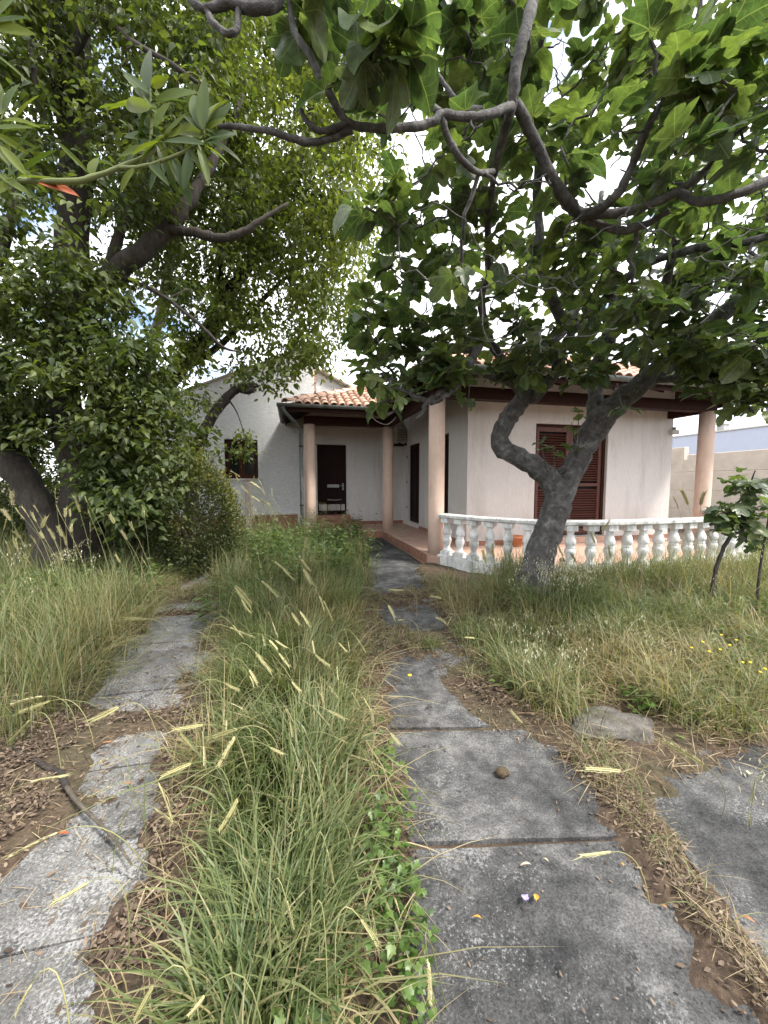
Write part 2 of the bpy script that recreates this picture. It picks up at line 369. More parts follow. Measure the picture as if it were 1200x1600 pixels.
# ------------------------------------------------------------------ object helpers
ORG = {}
def thing(name, label, cat, loc, group=None):
    o = bpy.data.objects.new(name, None)
    o.empty_display_size = 0.1
    COL.objects.link(o)
    o.location = loc
    ORG[o.name] = np.array(loc, float)
    tag(o, label, cat, group)
    return o
def tag(o, label=None, cat=None, group=None, kind=None):
    if label: o['label'] = label
    if cat: o['category'] = cat
    if group: o['group'] = group
    if kind: o['kind'] = kind
    return o
def org(p):
    return ORG[p.name] if p is not None else np.zeros(3)
def link(name, me, parent=None, loc=None):
    """mesh in coordinates of its own origin; loc is a world position"""
    o = bpy.data.objects.new(name, me)
    COL.objects.link(o)
    if parent is not None: o.parent = parent
    L = np.array(loc if loc is not None else org(parent), float)
    o.location = L - org(parent)
    ORG[o.name] = L
    return o
def mesh_arrays(name, V, F, mat, attrs=None, smooth=False):
    V = np.asarray(V, np.float32); F = np.asarray(F, np.int32)
    me = bpy.data.meshes.new(name)
    me.vertices.add(len(V)); me.vertices.foreach_set('co', V.ravel())
    k = F.shape[1]
    me.loops.add(F.size); me.loops.foreach_set('vertex_index', F.ravel())
    me.polygons.add(len(F))
    me.polygons.foreach_set('loop_start', np.arange(0, F.size, k, dtype=np.int32))
    me.polygons.foreach_set('loop_total', np.full(len(F), k, np.int32))
    if smooth: me.polygons.foreach_set('use_smooth', np.ones(len(F), bool))
    if attrs:
        for an, arr in attrs.items():
            arr = np.asarray(arr, np.float32)
            if arr.ndim == 1:
                a = me.attributes.new(an, 'FLOAT', 'POINT'); a.data.foreach_set('value', arr)
            else:
                a = me.attributes.new(an, 'FLOAT_VECTOR', 'POINT'); a.data.foreach_set('vector', arr.ravel())
    me.update(calc_edges=True)
    me.materials.append(mat)
    return me
def obj_arrays(name, V, F, mat, parent=None, attrs=None, smooth=False):
    return link(name, mesh_arrays(name, np.asarray(V) - org(parent), F, mat, attrs, smooth), parent)
class MB:
    """collects boxes, tubes and rings in world coordinates into ONE mesh object"""
    def __init__(s): s.v = []; s.f = []; s.sm = []
    def add(s, vs_, fs, smooth=False):
        k = len(s.v); s.v += [tuple(map(float, p)) for p in vs_]
        s.f += [tuple(i + k for i in f) for f in fs]; s.sm += [smooth] * len(fs)
        return s
    def box(s, x0, x1, y0, y1, z0, z1):
        return s.add([(x0, y0, z0), (x1, y0, z0), (x1, y1, z0), (x0, y1, z0), (x0, y0, z1), (x1, y0, z1), (x1, y1, z1), (x0, y1, z1)],
                     [(0, 3, 2, 1), (4, 5, 6, 7), (0, 1, 5, 4), (1, 2, 6, 5), (2, 3, 7, 6), (3, 0, 4, 7)])
    def tube(s, pts, rad, n=8, cap=True, smooth=True, squash=None):
        pts = [np.asarray(p, float) for p in pts]
        rad = [rad] * len(pts) if isinstance(rad, (int, float)) else rad
        V = []; F = []
        up = np.array([0.13, 0.21, 1.0]); prev = None
        for i, p in enumerate(pts):
            t = pts[min(i + 1, len(pts) - 1)] - pts[max(i - 1, 0)]
            t = t / (np.linalg.norm(t) + 1e-9)
            if prev is None:
                a = np.cross(t, up)
                if np.linalg.norm(a) < 0.1: a = np.cross(t, np.array([1.0, 0, 0]))
            else: a = prev - t * (prev @ t)
            a = a / (np.linalg.norm(a) + 1e-9); prev = a
            b_ = np.cross(t, a)
            for j in range(n):
                c = 2 * math.pi * j / n
                V.append(p + (a * math.cos(c) + b_ * math.sin(c)) * rad[i])
        for i in range(len(pts) - 1):
            for j in range(n):
                F.append((i * n + j, i * n + (j + 1) % n, (i + 1) * n + (j + 1) % n, (i + 1) * n + j))
        if cap:
            F.append(tuple(range(n))[::-1]); F.append(tuple((len(pts) - 1) * n + j for j in range(n)))
        return s.add(V, F, smooth)
    def lathe(s, c, prof, n=14, smooth=True, cap=True):
        V = []; F = []
        for z, r in prof:
            for j in range(n):
                a = 2 * math.pi * j / n
                V.append((c[0] + r * math.cos(a), c[1] + r * math.sin(a), c[2] + z))
        for i in range(len(prof) - 1):
            for j in range(n):
                F.append((i * n + j, i * n + (j + 1) % n, (i + 1) * n + (j + 1) % n, (i + 1) * n + j))
        if cap:
            F.append(tuple(range(n))[::-1]); F.append(tuple((len(prof) - 1) * n + j for j in range(n)))
        return s.add(V, F, smooth)
    def build(s, name, mat, parent=None, loc=None, bevel=0.0):
        me = bpy.data.meshes.new(name)
        L = np.array(loc if loc is not None else org(parent), float)
        me.from_pydata([tuple(np.array(p) - L) for p in s.v], [], s.f)
        me.polygons.foreach_set('use_smooth', s.sm)
        me.materials.append(mat)
        if bevel:
            bm = bmesh.new(); bm.from_mesh(me)
            bmesh.ops.bevel(bm, geom=bm.edges[:], offset=bevel, segments=1, affect='EDGES', clamp_overlap=True)
            bm.to_mesh(me); bm.free()
        me.update()
        return link(name, me, parent, L)
def box(name, x0, x1, y0, y1, z0, z1, mat, parent=None, bevel=0.0):
    return MB().box(x0, x1, y0, y1, z0, z1).build(name, mat, parent, None, bevel)
def catmull(pts, per=5):
    P = np.asarray(pts, float)
    Q = np.vstack([2 * P[0] - P[1], P, 2 * P[-1] - P[-2]])
    out = []
    for i in range(1, len(Q) - 2):
        for k in range(per):
            t = k / per
            p0, p1, p2, p3 = Q[i - 1], Q[i], Q[i + 1], Q[i + 2]
            out.append(0.5 * ((2 * p1) + (-p0 + p2) * t + (2 * p0 - 5 * p1 + 4 * p2 - p3) * t * t + (-p0 + 3 * p1 - 3 * p2 + p3) * t ** 3))
    out.append(P[-1])
    return np.array(out)
def fbm(x, y, seed=0):
    """cheap smooth 2-D wobble from sines"""
    s = 0.0
    for i, (fx, fy, a) in enumerate(((0.9, 1.3, 1.0), (2.1, -1.7, 0.6), (-3.7, 3.1, 0.35), (6.3, 5.1, 0.22), (-9.7, 11.3, 0.14))):
        s = s + a * np.sin(fx * x + fy * y + seed * 1.7 + i * 2.1) * np.cos(fy * x * 0.7 - fx * y * 0.8 + seed + i)
    return s

# ------------------------------------------------------------------ ground and the two concrete tracks
def right_track(y):      # left and right edge of the dark concrete path at distance y
    yl = [0, 1, 1.4, 2.15, 2.8, 4.2, 6.5, 9.3, 10.4]
    L = np.interp(y, yl, [0.13, 0.27, 0.40, 0.50, 0.63, 0.86, 1.22, 1.62, 1.7])
    Rr = np.interp(y, [0, 0.7, 1.25, 2.1, 2.7, 3.4, 5.4, 7, 10.4], [1.24, 1.29, 1.40, 1.47, 1.47, 1.55, 1.95, 2.36, 2.36])
    return L, Rr
def left_track(y):
    Rr = np.interp(y, [0, 1.3, 2.1, 3.7, 4.6, 7.1, 8], [-0.44, -0.5, -0.58, -0.72, -0.85, -1.35, -1.5])
    L = np.interp(y, [0, 1.3, 2.1, 3.7, 4.6, 7.1, 8], [-1.5, -1.5, -1.5, -1.62, -1.75, -2.0, -2.1])
    return L, Rr
def third_track(y):      # dark slab at the far right of the foreground
    return np.interp(y, [0, 0.7, 1.4, 1.7], [1.335, 1.355, 1.55, 1.75]), np.full_like(np.asarray(y, float), 3.4)
def soft(x, lo, hi, w=0.10):
    return np.clip((x - lo) / w, 0, 1) * np.clip((hi - x) / w, 0, 1)
def track_mask(x, y):
    a, b_ = right_track(y)
    wob = 0.035 * fbm(x * 3, y * 3, 2) + 0.035 * fbm(x * 11, y * 11, 4) + 0.022 * fbm(x * 24, y * 24, 1)
    m1 = soft(x + wob, a, b_) * np.clip((10.35 - y) / 0.1, 0, 1)
    # debris drifts lie over parts of the slabs
    m1 = m1 * (1 - np.exp(-(((x - 1.05) / 0.55) ** 2 + ((y - 3.35 + wob * 3) / 0.30) ** 2)) * 0.9)
    m1 = m1 * (1 - np.exp(-(((x - 1.4) / 0.75) ** 2 + ((y - 4.75 + wob * 4) / 0.34) ** 2)) * 0.95)
    m1 = m1 * (1 - np.exp(-(((x - 1.33) / 0.22) ** 2 + ((y - 2.45) / 0.5) ** 2)) * 0.95)
    a, b_ = left_track(y)
    wob2 = 0.10 * fbm(x * 2.2 + 4, y * 2.2, 5) + 0.06 * fbm(x * 8, y * 8, 7) + 0.035 * fbm(x * 21, y * 21, 3)
    m2 = soft(x + wob2, a + 0.1, b_, 0.12) * np.clip((7.6 - y) / 0.3, 0, 1)
    for cx, cy_, sx, sy in ((-1.35, 2.05, 0.40, 0.22), (-1.5, 2.5, 0.5, 0.35), (-0.7, 2.62, 0.5, 0.10), (-1.5, 1.75, 0.28, 0.18), (-1.2, 5.6, 0.6, 0.55), (-0.75, 3.9, 0.18, 0.5), (-1.7, 3.3, .22, .35), (-1.05, 4.75, .5, .12), (-1.75, 4.2, .2, .5), (-.72, 3.1, .12, .3), (-1.9, 6.6, .35, .5)):
        m2 = m2 * (1 - 0.98 * np.exp(-(((x - cx + wob2) / sx) ** 2 + ((y - cy_) / sy) ** 2)))
    a, b_ = third_track(y)
    m3 = soft(x + wob, a, b_) * np.clip((1.55 + 0.15 * (x - 1.8) - y + wob * 2) / 0.12, 0, 1)
    return np.maximum(np.maximum(m1, m2), m3)
def terrace_mask(x, y):
    s = ((x > 2.3) & (y > 6.6)) | ((x > 0.1) & (y > 10.25))
    xs = np.array([p[0] for p in RAIL]); ys = np.array([p[1] for p in RAIL])
    s |= (x > 2.55) & (x < 8.9) & (y > np.interp(x, xs[:14], ys[:14])) & (y < 12)
    return s
_rail = [(2.66, 6.58), (2.84, 6.15), (3.08, 5.72), (3.40, 5.32), (3.80, 5.02), (4.30, 4.84), (4.85, 4.78), (5.5, 4.78), (6.2, 4.81), (6.9, 4.90), (7.6, 5.08), (8.2, 5.4), (8.6, 5.9), (8.75, 6.5)]
RAIL = _rail
def ground_z(x, y):
    m = track_mask(x, y)
    base = 0.025 + 0.012 * fbm(x * 1.5, y * 1.5, 1) + 0.008 * fbm(x * 7, y * 7, 3)
    base = base + 0.05 * np.clip((x - 1.9) / 1.0, 0, 1) * np.clip((6 - y) / 2, 0, 1) * np.clip((y - 1.6), 0, 1)
    z = base * (1 - m) + m * (-0.02)
    far = np.clip((np.hypot(x, y - 5) - 14) / 6, 0, 1)
    return np.where(terrace_mask(x, y), -0.05, z) * (1 - far)

gx = np.concatenate([[-1200, -400, -120, -50, -25, -14, -10, -8, -7], np.arange(-6, 6.01, 0.045), np.arange(6.2, 9, 0.2), [10, 12, 15, 20, 30, 60, 150, 450, 1200]])
gy = np.concatenate([[-1200, -300, -60, -15, -6, -3, -1.5, -0.5], np.arange(0, 6.01, 0.045), np.arange(6.08, 11, 0.08), [11.5, 12, 13, 14, 16, 20, 30, 60, 150, 450, 1400]])
GX, GY = np.meshgrid(gx, gy)
GZ = ground_z(GX, GY)
nx, ny = len(gx), len(gy)
idx = np.arange(nx * ny).reshape(ny, nx)
gf = np.stack([idx[:-1, :-1], idx[:-1, 1:], idx[1:, 1:], idx[1:, :-1]], -1).reshape(-1, 4)
ground = obj_arrays('ground', np.stack([GX, GY, GZ], -1).reshape(-1, 3), gf, M['ground'], smooth=True)
tag(ground, 'overgrown brown soil and leaf litter around the path', 'ground', kind='structure')

def slab_mesh(corners, z0, z1, seed):
    """a cast slab: four corners, slightly uneven top and chipped edge"""
    n = 10
    c = np.array(corners, float)
    u = np.linspace(0, 1, n)
    U, W = np.meshgrid(u, u)
    P = (c[0] * ((1 - U) * (1 - W))[..., None] + c[1] * (U * (1 - W))[..., None] + c[2] * (U * W)[..., None] + c[3] * ((1 - U) * W)[..., None])
    z = z1 + 0.003 * fbm(P[..., 0] * 4, P[..., 1] * 4, seed)
    V = np.concatenate([P, z[..., None]], -1).reshape(-1, 3)
    idx_ = np.arange(n * n).reshape(n, n)
    F = [tuple(f) for f in np.stack([idx_[:-1, :-1], idx_[:-1, 1:], idx_[1:, 1:], idx_[1:, :-1]], -1).reshape(-1, 4)]
    ring = list(idx_[0, :]) + list(idx_[1:, -1]) + list(idx_[-1, -2::-1]) + list(idx_[-2:0:-1, 0])
    k = len(V)
    low = V[ring].copy(); low[:, 2] = z0
    V = np.vstack([V, low])
    for i in range(len(ring)):
        j = (i + 1) % len(ring)
        F.append((ring[i], k + i, k + j, ring[j]))
    return V, F
def track(name, label, edges, cuts, mat, zt=0.0):
    t = thing(name, label, 'path', (float(np.mean(edges(np.array(cuts[0])))), cuts[0], 0))
    tag(t, kind='structure')
    for i in range(len(cuts) - 1):
        y0, y1 = cuts[i] + 0.006, cuts[i + 1] - 0.006
        a0, b0 = edges(np.array(y0)); a1, b1 = edges(np.array(y1))
        sk = [0.03, -0.05, -0.02, -0.04, 0.02, 0, 0.03, 0, 0, 0, 0][i % 11]
        V, F = slab_mesh([(a0, y0 - sk), (b0, y0 - 0.19 - sk * 0.3), (b1, y1 - 0.19), (a1, y1)] if name == 'concrete_path' and y1 < 4 else [(a0, y0), (b0, y0), (b1, y1), (a1, y1)], -0.12, zt + random.uniform(-0.004, 0.004), i)
        me = bpy.data.meshes.new('slab')
        me.from_pydata([tuple(np.array(p) - org(t)) for p in V], [], F)
        me.materials.append(mat); me.update()
        link('slab', me, t)
track('concrete_path', 'dark lichen-spotted concrete slab path leading to the porch', right_track, [-0.6, 0.55, 1.42, 2.16, 2.84, 3.6, 4.5, 5.5, 6.5, 7.5, 8.5, 9.4, 10.27], M['path_dark'])
track('worn_track', 'pale crumbling concrete strip at the edge of the grass, half buried', left_track, [-0.6, 0.6, 1.36, 2.2, 3.0, 3.9, 4.8, 5.8, 6.8, 7.8], M['path_pale'])
track('side_slab', 'dark concrete slab beyond the dry grass seam of the path', third_track, [-0.6, 0.6, 1.6], M['path_dark'], -0.004)

# ------------------------------------------------------------------ the single-storey house with terrace and porch
K = 0.43
XL, XR, YF, ZE = 2.15, 9.65, 5.98, 3.42           # left and right eave, front eave, eave height
XPL, YP = -0.16, 9.78                              # porch: left eave, front eave
XW, YW, YB, XWR = 3.55, 7.45, 12.3, 8.85           # side wall, front wall, porch back wall, right end
TZ = 0.17
house = thing('house', 'low pinkish white house with clay tile roof, columns and shuttered doors', 'house', (5.5, 9.0, 0))

def wall_grid(xs, zs, hole, ya, yb, swap=False):
    mb = MB()
    for i in range(len(xs) - 1):
        for j in range(len(zs) - 1):
            if (i, j) in hole: continue
            if swap: mb.box(ya, yb, xs[i], xs[i + 1], zs[j], zs[j + 1])
            else: mb.box(xs[i], xs[i + 1], ya, yb, zs[j], zs[j + 1])
    return mb
SX0, SX1 = 5.15, 7.02
wall_grid([XW, SX0, SX1, XWR], [0.05, 0.30, 2.80, 3.75], {(1, 1)}, YW, YW + 0.25).build('front_wall', M['stucco'], house)
wall_grid([YW + 0.25, 8.45, 9.25, 10.6, 11.77, YB], [0.05, 0.30, 2.68, 3.75], {(1, 1), (3, 1)}, XW, XW + 0.25, True).build('side_wall', M['stucco'], house)
wall_grid([0.2, 0.75, 1.68, XW + 0.25], [0.05, 0.5, 2.72, 3.7], {(1, 1)}, YB, YB + 0.25).build('porch_wall', M['stucco'], house)
box('end_wall', XWR - 0.25, XWR, YW + 0.25, 16, 0.05, 3.75, M['stucco'], house)
box('skirting', XW, SX0 - 0.02, YW - 0.012, YW, TZ, 0.27, M['riser'], house)
box('skirting', SX1 + 0.02, XWR, YW - 0.012, YW, TZ, 0.27, M['riser'], house)
box('skirting', 1.72, XW, YB - 0.015, YB, TZ, 0.27, M['riser'], house)
box('skirting', XW - 0.012, XW, YW + 0.25, 10.58, TZ, 0.26, M['riser'], house)

# shutters of the front door: two leaves of sloping slats
def slat_mesh(w):
    me = MB().box(0, w, -0.024, 0.024, -0.005, 0.005)
    m_ = bpy.data.meshes.new('slat'); m_.from_pydata(me.v, [], me.f); m_.materials.append(M['shutter']); m_.update()
    return m_
def leaf_shutter(x0, x1, z0, z1, y):
    mb = MB()
    s = 0.085
    mb.box(x0, x0 + s, y, y + 0.045, z0, z1).box(x1 - s, x1, y, y + 0.045, z0, z1)
    mb.box(x0 + s, x1 - s, y + 0.001, y + 0.044, z1 - 0.10, z1).box(x0 + s, x1 - s, y + 0.001, y + 0.044, z0, z0 + 0.14)
    mb.box(x0 + s, x1 - s, y + 0.001, y + 0.044, z0 + 1.10, z0 + 1.17)
    f = mb.build('shutter', M['shutter'], house)
    me = slat_mesh(x1 - x0 - 2 * s)
    z = z0 + 0.175
    while z < z1 - 0.12:
        if not (z0 + 1.07 < z < z0 + 1.20):
            o = link('slat', me, f, (x0 + s, y + 0.022, z))
            o.rotation_euler = (R(38 + random.uniform(-3, 3)), 0, R(random.uniform(-0.15, 0.15)))
        z += 0.056
    return f
xm = (SX0 + SX1) / 2
YS = YW + 0.10
leaf_shutter(SX0 + 0.07, xm - 0.002, 0.33, 2.74, YS)
f2 = leaf_shutter(xm + 0.002, SX1 - 0.07, 0.33, 2.74, YS)
MB().box(SX1 - 0.045, SX1 - 0.02, YS - 0.05, YS - 0.03, 1.42, 1.50).box(SX1 - 0.05, SX1 - 0.01, YS - 0.03, YS, 1.44, 1.47).build('latch', M['black'], f2)
fr = MB(); fr.box(SX0, SX0 + 0.07, YW + 0.07, YW + 0.17, 0.30, 2.80).box(SX1 - 0.07, SX1, YW + 0.07, YW + 0.17, 0.30, 2.80).box(SX0 + 0.07, SX1 - 0.07, YW + 0.07, YW + 0.17, 2.74, 2.80)
fr.build('door_frame', M['darkwood'], house)
box('door_back', SX0, SX1, YW + 0.20, YW + 0.24, 0.30, 2.80, M['black'], house)
box('door_step', SX0 - 0.08, SX1 + 0.08, YW - 0.16, YW + 0.09, TZ, 0.297, M['terracotta'], house, 0.008)
# louvred doors on the shaded side
for (y0, y1) in ((8.45, 9.25), (10.6, 11.77)):
    d = MB(); x = XW + 0.09
    d.box(x, x + 0.05, y0, y0 + 0.08, 0.30, 2.68).box(x, x + 0.05, y1 - 0.08, y1, 0.30, 2.68).box(x, x + 0.05, y0 + 0.08, y1 - 0.08, 2.58, 2.68).box(x, x + 0.05, y0 + 0.08, y1 - 0.08, 0.30, 0.44)
    if y1 - y0 > 1: d.box(x, x + 0.05, (y0 + y1) / 2 - 0.05, (y0 + y1) / 2 + 0.05, 0.44, 2.58)
    dd = d.build('louvre_door', M['doorwood'], house)
    sl = MB(); z = 0.48
    while z < 2.56:
        sl.box(x + 0.012, x + 0.030, y0 + 0.08, y1 - 0.08, z, z + 0.034); z += 0.052
    tag(sl.build('slats', M['doorwood'], dd), kind='stuff')
    box('door_back', XW + 0.16, XW + 0.2, y0, y1, 0.30, 2.68, M['black'], house)
    for hz in (0.7, 1.5, 2.3): MB().tube([(XW - 0.012, y1 + 0.03, hz), (XW - 0.012, y1 + 0.03, hz + 0.07)], 0.012, 6).build('hinge', M['black'], dd)

# front door under the porch, set back
door = MB().box(0.75, 1.68, YB + 0.16, YB + 0.21, 0.50, 2.72).build('front_door', M['doorwood'], house)
for k in range(9): box('board', 0.83 + k * 0.085, 0.83 + k * 0.085 + 0.072, YB + 0.148, YB + 0.160, 0.98, 1.95, M['doorwood'], door)
box('kick_plate', 0.80, 1.63, YB + 0.146, YB + 0.159, 0.62, 0.82, M['offwhite'], door)
MB().box(1.55, 1.60, YB + 0.135, YB + 0.158, 1.28, 1.50).tube([(1.575, YB + 0.12, 1.42), (1.48, YB + 0.12, 1.42)], 0.011, 6).build('handle', M['greymetal'], door)
box('porch_step', 0.42, 2.02, 11.50, YB, TZ, 0.335, M['riser'], house, 0.008)
box('porch_landing', 0.52, 1.74, 11.82, YB + 0.158, 0.336, 0.50, M['riser'], house, 0.008)

# terrace and porch floors
def prism(name, poly, z0, z1, mat, parent):
    mb = MB(); n = len(poly)
    mb.add([(x, y, z0) for x, y in poly] + [(x, y, z1) for x, y in poly], [tuple(range(n))[::-1], tuple(range(n, 2 * n))] + [(i, (i + 1) % n, n + (i + 1) % n, n + i) for i in range(n)])
    return mb.build(name, mat, parent)
rl = catmull([(x, y, 0) for x, y in RAIL], 4)
tn = np.gradient(rl, axis=0); tn /= np.linalg.norm(tn, axis=1)[:, None]
outn = np.stack([tn[:, 1], -tn[:, 0], tn[:, 2]], 1)
edge = rl + outn * 0.13
prism('terrace_floor', [(2.42, 6.72)] + [(p[0], p[1]) for p in edge[1:]] + [(9.06, 6.55), (9.06, 6.95), (8.86, 7.46), (3.56, 7.46), (2.42, 7.46)], -0.15, TZ, M['terracotta'], house)
prism('walkway_floor', [(2.42, 7.463), (3.56, 7.463), (3.56, 10.297), (2.42, 10.297)], -0.15, TZ, M['terracotta'], house)
prism('porch_floor', [(0.12, 10.30), (3.56, 10.30), (3.56, 12.31), (0.12, 12.31)], -0.15, TZ, M['terracotta'], house)
for k in range(12):       # edge tiles of the step
    y0 = 6.74 + k * 0.296
    box('edge_tile', 2.395, 2.53, y0, y0 + 0.288, TZ + 0.001, TZ + 0.022 + random.uniform(0, 0.003), M['terracotta'], house, 0.004)
for k in range(7):
    x0 = 0.10 + k * 0.325
    box('edge_tile', x0, x0 + 0.316, 10.275, 10.41, TZ + 0.001, TZ + 0.022 + random.uniform(0, 0.003), M['terracotta'], house, 0.004)
box('riser', 2.405, 2.419, 6.74, 10.27, 0.0, TZ, M['riser'], house)
box('riser', 0.12, 2.40, 10.286, 10.299, 0.0, TZ, M['riser'], house)

for cx, cy_ in ((2.60, 6.76), (2.60, 10.52), (0.45, 10.52), (8.88, 6.70)):
    MB().lathe((cx, cy_, 0), [(TZ - 0.02, 0.152), (1.0, 0.151), (2.0, 0.150), (3.055, 0.148)], 28).build('column', M['column'], house)
bm_ = MB()
bm_.box(2.46, 9.05, 6.62, 6.82, 3.05, 3.27)
bm_.build('front_beam', M['darkwood'], house, None, 0.006)
box('side_beam', 2.49, 2.69, 6.823, 10.62, 3.052, 3.27, M['darkwood'], house)
box('porch_beam', 0.30, 2.488, 10.42, 10.62, 3.05, 3.27, M['darkwood'], house)
box('end_beam', 8.66, 8.82, 6.823, YW - 0.003, 3.02, 3.25, M['darkwood'], house)
box('porch_beam', 0.34, 0.52, 10.623, YB - 0.002, 3.05, 3.25, M['darkwood'], house)

# roof: bedding sheets, soffit, then the single tiles
def zr(run): return ZE + K * run
APX = (XL + XR) / 2; APR = (XR - XL) / 2; APY = YF + APR; APZ = zr(APR)
roof_polys = [
    [(XL, YF, ZE), (XR, YF, ZE), (APX, APY, APZ)],
    [(XL, YF, ZE), (APX, APY, APZ), (APX, YP + APR, APZ), (XL, YP, ZE)],
    [(XPL, YP, ZE), (XL, YP, ZE), (APX, YP + APR, APZ), (APX - (XL - XPL), YP + APR, APZ)],
    [(XPL, YP, ZE), (XPL + 2.52, YP + 2.52, zr(2.52)), (XPL, YP + 2.52, ZE)],
    [(XR, YF, ZE), (XR, 16, ZE), (APX, 16, APZ), (APX, APY, APZ)],
]
rb = MB()
for poly in roof_polys:
    f = tuple(range(len(poly)))
    rb.add(poly, [f])
roof = rb.build('roof', M['tilebed'], house)
sb = MB()
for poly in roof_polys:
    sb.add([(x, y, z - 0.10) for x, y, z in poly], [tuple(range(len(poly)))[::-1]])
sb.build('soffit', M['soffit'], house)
def fascia(p, q, h=0.17, t=0.03, mat=None, name='fascia'):
    p = np.array(p, float); q = np.array(q, float); d = (q - p) / np.linalg.norm(q - p)
    nn = np.array([d[1], -d[0], 0]) * t
    V = [p, q, q + nn, p + nn]
    V = [tuple(v + np.array([0, 0, -h])) for v in V] + [tuple(v) for v in V]
    MB().add(V, [(0, 3, 2, 1), (4, 5, 6, 7), (0, 1, 5, 4), (1, 2, 6, 5), (2, 3, 7, 6), (3, 0, 4, 7)]).build(name, mat or M['darkwood'], house)
zf = ZE - 0.012
fascia((XL, YF, zf), (XR, YF, zf)); fascia((XL, YP - 0.002, zf), (XL, YF + 0.002, zf)); fascia((XPL, YP, zf), (XL - 0.035, YP, zf)); fascia((XPL, YB - 0.01, zf), (XPL, YP + 0.003, zf)); fascia((XR, YF + 0.002, zf), (XR, 14, zf))
box('corner_board', XL - 0.075, XL + 0.05, YP - 0.075, YP + 0.05, ZE - 0.19, ZE - 0.02, M['darkwood'], house)
for k in range(12):        # rafters under the front and side eaves
    x = 2.9 + k * 0.56
    MB().add([(x, YF + 0.04, ZE - 0.205), (x + 0.07, YF + 0.04, ZE - 0.205), (x + 0.07, YW, zr(YW - YF) - 0.205), (x, YW, zr(YW - YF) - 0.205),
              (x, YF + 0.04, ZE - 0.105), (x + 0.07, YF + 0.04, ZE - 0.105), (x + 0.07, YW, zr(YW - YF) - 0.105), (x, YW, zr(YW - YF) - 0.105)],
             [(0, 3, 2, 1), (4, 5, 6, 7), (0, 1, 5, 4), (1, 2, 6, 5), (2, 3, 7, 6), (3, 0, 4, 7)]).build('rafter', M['darkwood'], house)
for k in range(6):
    y = 6.9 + k * 0.56
    x1 = XW
    MB().add([(XL + 0.04, y, ZE - 0.205), (x1, y, zr(x1 - XL) - 0.205), (x1, y + 0.07, zr(x1 - XL) - 0.205), (XL + 0.04, y + 0.07, ZE - 0.205),
              (XL + 0.04, y, ZE - 0.105), (x1, y, zr(x1 - XL) - 0.105), (x1, y + 0.07, zr(x1 - XL) - 0.105), (XL + 0.04, y + 0.07, ZE - 0.105)],
             [(0, 3, 2, 1), (4, 5, 6, 7), (0, 1, 5, 4), (1, 2, 6, 5), (2, 3, 7, 6), (3, 0, 4, 7)]).build('rafter', M['darkwood'], house)
def barrel(r0, r1, length, seg=7, t=0.013):
    V = []; F = []
    for (r, y) in ((r0, 0.0), (r1, length)):
        for rr in (r, r - t):
            for j in range(seg + 1):
                a = math.pi * j / seg
                V.append((rr * math.cos(a), y, rr * 0.82 * math.sin(a)))
    m_ = seg + 1
    for j in range(seg):
        F += [(j, 2 * m_ + j, 2 * m_ + j + 1, j + 1), (m_ + j, m_ + j + 1, 3 * m_ + j + 1, 3 * m_ + j), (j, j + 1, m_ + j + 1, m_ + j)]
    F += [(0, m_, 3 * m_, 2 * m_), (seg, 2 * m_ + seg, 3 * m_ + seg, m_ + seg)]
    me = bpy.data.meshes.new('tile'); me.from_pydata(V, [], F); me.materials.append(M['tile']); me.update()
    return me
tile_me = barrel(0.098, 0.080, 0.43)
cap_me = barrel(0.118, 0.098, 0.43)
SL = math.atan(K)
def put_tile(me, p, yaw, pitch):
    o = link('tile', me, roof, p)
    o.rotation_euler = (Matrix.Rotation(yaw + R(random.uniform(-1.5, 1.5)), 4, 'Z') @ Matrix.Rotation(pitch + R(random.uniform(-1.2, 1.2)), 4, 'X')).to_euler()
STEP = 0.335
nt = 0
for j in range(8):       # porch slope
    r_ = j * STEP - 0.05
    for i in range(-1, 11):
        x = XPL + 0.12 + i * 0.215 + max(r_, 0) // 0.215 * 0.215
        if XPL + r_ + 0.02 < x < XL + r_ - 0.02 and YP + r_ < YB + 0.1:
            put_tile(tile_me, (x, YP + r_, zr(r_) + 0.022), 0, SL - 0.03); nt += 1
for j in range(10):
    r_ = j * STEP - 0.05
    for i in range(34):
        x = XL + 0.16 + i * 0.215
        if XL + r_ + 0.02 < x < XR - r_ - 0.02:
            put_tile(tile_me, (x, YF + r_, zr(r_) + 0.022), 0, SL - 0.03); nt += 1
hp = math.atan(K / math.sqrt(2))
for s_, (bx_, by_), L_ in ((1, (XPL, YP), 2.5), (1, (XL, YF), 3.7), (-1, (XR, YF), 3.7)):
    d_ = 0.0
    while d_ < L_ * 1.414:
        q = d_ / 1.414
        put_tile(cap_me, (bx_ + s_ * q, by_ + q, zr(q) + 0.045), R(-45) * s_, hp - 0.03); d_ += 0.37; nt += 1
